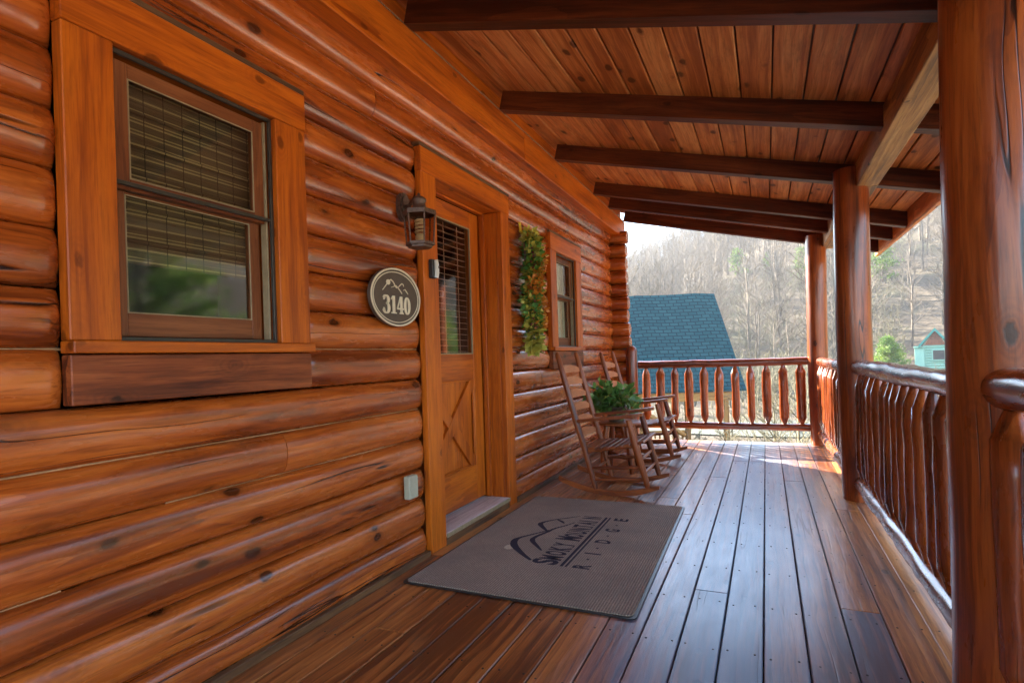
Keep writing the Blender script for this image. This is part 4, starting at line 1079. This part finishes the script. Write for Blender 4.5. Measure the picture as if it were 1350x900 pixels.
def sign():
    cy, cz = 2.374, 1.387; ry, rz = .208, .146; x0 = .006
    root = empty('house_number_plaque', (x0, cy, cz), 'oval brown plaque with cream mountains and the number 3140', 'sign')
    def oval(sx, x_0, x_1, nm, mt, inner=None):
        n = 64; g = Geo(); P = [(math.cos(2*math.pi*i/n), math.sin(2*math.pi*i/n)) for i in range(n)]
        o1 = [(cy+p[0]*(ry-sx), cz+p[1]*(rz-sx)) for p in P]
        if inner is None: g.prism(o1, 0, x_0, x_1)
        else:
            o2 = [(cy+p[0]*(ry-inner), cz+p[1]*(rz-inner)) for p in P]; V = [(x, *p) for x in (x_0, x_1) for p in o1+o2]; Fc = []
            for i in range(n):
                j = (i+1) % n; Fc += [[2*n+i, 2*n+j, 3*n+j, 3*n+i], [i, j, 2*n+j, 2*n+i], [n+i, 3*n+i, 3*n+j, n+j]]
            g.add(V, Fc)
        return g.build(nm, mt, root)
    oval(0, x0, x0+.018, 'plaque', M['sign']); oval(0.0005, x0+.0182, x0+.0235, 'rim', M['cream'], .0085); oval(.018, x0+.0182, x0+.021, 'inner_ring', M['cream'], .0222)
    fr = lambda u, v, h: (x0+.0182+h, cy+u, cz+v)
    g = Geo(); dp = .004; H = .088; b = -.082
    def arc(cu, cv, a, bb, t0, t1, wf, n=26):
        P = []; Wd = []
        for i in range(n+1):
            t = R(t0+(t1-t0)*i/n); P.append((cu+a*math.cos(t), cv+bb*math.sin(t))); Wd.append(wf(t))
        g.ribbon(P, Wd, dp, fr)
    thick, thin = .020, .006
    wf = lambda t: thin+(thick-thin)*abs(math.cos(t))**1.3
    # 3
    u = -.090
    arc(u, b+.0655, .0185, .0195, 160, -90, wf); arc(u, b+.0245, .0215, .0245, 90, -165, wf)
    g.ribbon([(u-.022, b+.070), (u-.013, b+.070)], .014, dp, fr); g.ribbon([(u-.024, b+.018), (u-.014, b+.018)], .015, dp, fr)
    # 1
    u = -.028; g.ribbon([(u, b+.002), (u, b+H)], thick, dp, fr); g.ribbon([(u-.021, b+.003), (u+.021, b+.003)], .006, dp+.0004, fr); g.ribbon([(u-.020, b+.070), (u-.006, b+.085)], .008, dp+.0002, fr)
    # 4
    u = .026; g.ribbon([(u+.010, b+.002), (u+.010, b+H)], thick*.95, dp, fr); g.ribbon([(u-.026, b+.026), (u+.030, b+.026)], .008, dp+.0003, fr)
    g.ribbon([(u-.024, b+.026), (u+.004, b+H-.002)], .007, dp+.0002, fr); g.ribbon([(u-.006, b+.003), (u+.027, b+.003)], .006, dp+.0004, fr)
    # 0
    u = .087; wf0 = lambda t: thin+(.020-thin)*abs(math.cos(t))**1.1
    arc(u, b+H/2, .0185, H/2-.003, 0, 361, wf0, 40)
    g.build('number', M['cream'], root)
    g = Geo(); n = 20
    g.add([fr(-.068+.016*math.cos(i*2*math.pi/n), .070+.013*math.sin(i*2*math.pi/n), .003) for i in range(n)]+[fr(-.068+.016*math.cos(i*2*math.pi/n), .070+.013*math.sin(i*2*math.pi/n), 0) for i in range(n)], [list(range(n))]+[[i, (i+1) % n, n+(i+1) % n, n+i] for i in range(n)])
    def crv(P, w): g.ribbon(P, w, .0036, fr)
    crv([(-.115, .028), (-.085, .055), (-.060, .078), (-.045, .084), (-.028, .076), (-.010, .056), (.0, .046)], [.003, .004, .005, .006, .005, .005, .003])
    crv([(-.045, .046), (-.025, .052), (-.005, .058), (.010, .050), (.03, .036), (.045, .022)], [.002, .003, .005, .004, .005, .004])
    crv([(.012, .050), (.028, .062), (.045, .073), (.058, .070), (.062, .060)], [.002, .004, .005, .004, .002])
    crv([(.058, .040), (.072, .046), (.085, .036), (.098, .024)], [.002, .004, .005, .003])
    g.build('mountain_emblem', M['cream'], root)
sign()

def lantern():
    cx, cy = .172, 2.378; zt, zb = 1.79, 1.632
    root = empty('wall_lantern', (0, 2.5, 1.85), 'aged bronze six sided wall lantern with a cream bulb beside the door', 'lamp')
    m_ = M['lantern']
    g = Geo(); n = 28; P = [(2.488+.048*math.cos(2*math.pi*i/n), 1.868+.075*math.sin(2*math.pi*i/n)) for i in range(n)]; g.prism(P, 0, -.01, .014); P = [(2.488+.036*math.cos(2*math.pi*i/n), 1.868+.06*math.sin(2*math.pi*i/n)) for i in range(n)]; g.prism(P, 0, .014, .024); g.build('back_plate', m_, root)
    g = Geo(); g.tube([(.01, 2.488, 1.862), (.055, 2.47, 1.866), (.10, 2.43, 1.874), (.14, 2.40, 1.876), (cx, cy, 1.872)], [.014, .011, .010, .010, .012], 12); g.build('arm', m_, root)
    g = Geo(); g.lathe((cx, cy, 0), [(.052, zt+.012), (.050, zt+.018), (.034, zt+.030), (.030, zt+.052), (.036, zt+.060), (.036, zt+.070), (.026, zt+.078), (.012, zt+.083), (.007, zt+.090), (.008, zt+.096), (.002, zt+.102)], 24)
    def hexr(r, r2, z0, z1, gg):
        V = [(cx+q*math.cos(R(60*i+20)), cy+q*math.sin(R(60*i+20)), z) for z in (z0, z1) for q in (r, r2) for i in range(6)]; Fc = []
        for i in range(6):
            j = (i+1) % 6; Fc += [[i, j, 12+j, 12+i], [6+i, 18+i, 18+j, 6+j], [12+i, 12+j, 18+j, 18+i], [i, 6+i, 6+j, j]]
        gg.add(V, Fc)
    hexr(.082, .0, zt+.004, zt+.012, g); g.build('cap', m_, root)
    g = Geo(); hexr(.084, .070, zt-.010, zt+.0035, g); hexr(.074, .058, zb, zb+.013, g)
    for i in range(6):
        a = R(60*i+20); g.tube([(cx+.078*math.cos(a), cy+.078*math.sin(a), zt-.004), (cx+.067*math.cos(a), cy+.067*math.sin(a), zb+.006)], .0042, 6)
    hexr(.060, 0, zb-.012, zb-.001, g); g.build('frame', m_, root)
    g = Geo()
    for i in range(6):
        a, b = R(60*i+20), R(60*i+80); g.add([(cx+.074*math.cos(a), cy+.074*math.sin(a), zt-.008), (cx+.074*math.cos(b), cy+.074*math.sin(b), zt-.008), (cx+.063*math.cos(b), cy+.063*math.sin(b), zb+.010), (cx+.063*math.cos(a), cy+.063*math.sin(a), zb+.010)], [[0, 1, 2, 3]])
    g.build('glass', M['lglass'], root)
    g = Geo(); P = []; 
    for i in range(60):
        t = i/59; a = t*4*2*math.pi; P.append((cx+.020*math.cos(a), cy+.020*math.sin(a), zb+.055+.070*t))
    g.tube(P, .0065, 8); g.lathe((cx, cy, zb+.0), [(.012, 0), (.014, .02), (.024, .032), (.024, .048), (.014, .055)], 16); g.lathe((cx, cy, zb+.12), [(.002, .012), (.014, .01), (.018, 0), (.012, -.006)], 14)
    g.build('bulb', M['bulb'], root)
lantern()

def doorbell():
    root = empty('doorbell', (.01, 2.725, 1.575), 'small white and black doorbell on the left door trim', 'doorbell')
    g = Geo(); g.box((.024, 2.725, 1.575), (.028, .046, .105), 2, .004); g.build('housing', M['black'], root)
    g = Geo(); g.tube([(.036, 2.735, 1.528), (.041, 2.735, 1.55), (.042, 2.735, 1.575), (.041, 2.735, 1.60), (.036, 2.735, 1.622)], [.016]*5, 16, squash=.9); g.build('faceplate', M['white'], root)
    g = Geo(); g.box((.0585, 2.735, 1.583), (.003, .008, .016), 2, .001); g.build('button', M['bronze'], root)
doorbell()
g = Geo(); g.box((.012, 2.465, .415), (.036, .078, .118), 2, .004); o = g.build('outlet_cover', M['greige']); tag(o, 'blank grey-green outlet cover let into a low log left of the door', 'outlet cover')
g = Geo(); g.box((.0315, 2.465, .415), (.003, .066, .104), 2, .0012); g.build('lid', M['greige'], o)

bpy.context.view_layer.update()

# ------------------------------------------------------------------ air
def haze():
    me = bpy.data.meshes.new('haze'); x0, x1, y0, y1, z0, z1 = -290, 290, -290, 290, -12, 118
    V = [(x, y, z) for x in (x0, x1) for y in (y0, y1) for z in (z0, z1)]
    me.from_pydata(V, [], [(0, 1, 3, 2), (4, 6, 7, 5), (0, 4, 5, 1), (2, 3, 7, 6), (0, 2, 6, 4), (1, 5, 7, 3)])
    o = bpy.data.objects.new('haze', me); col.objects.link(o); tag(o, kind='stuff')
    mt = bpy.data.materials.new('haze'); mt.use_nodes = True; nt = mt.node_tree; nt.nodes.clear()
    out = nt.nodes.new('ShaderNodeOutputMaterial'); v = nt.nodes.new('ShaderNodeVolumePrincipled')
    v.inputs['Color'].default_value = (.86, .92, 1, 1); v.inputs['Density'].default_value = HAZE; v.inputs['Anisotropy'].default_value = .2
    nt.links.new(v.outputs[0], out.inputs['Volume']); me.materials.append(mt)
HAZE = .0006
haze()
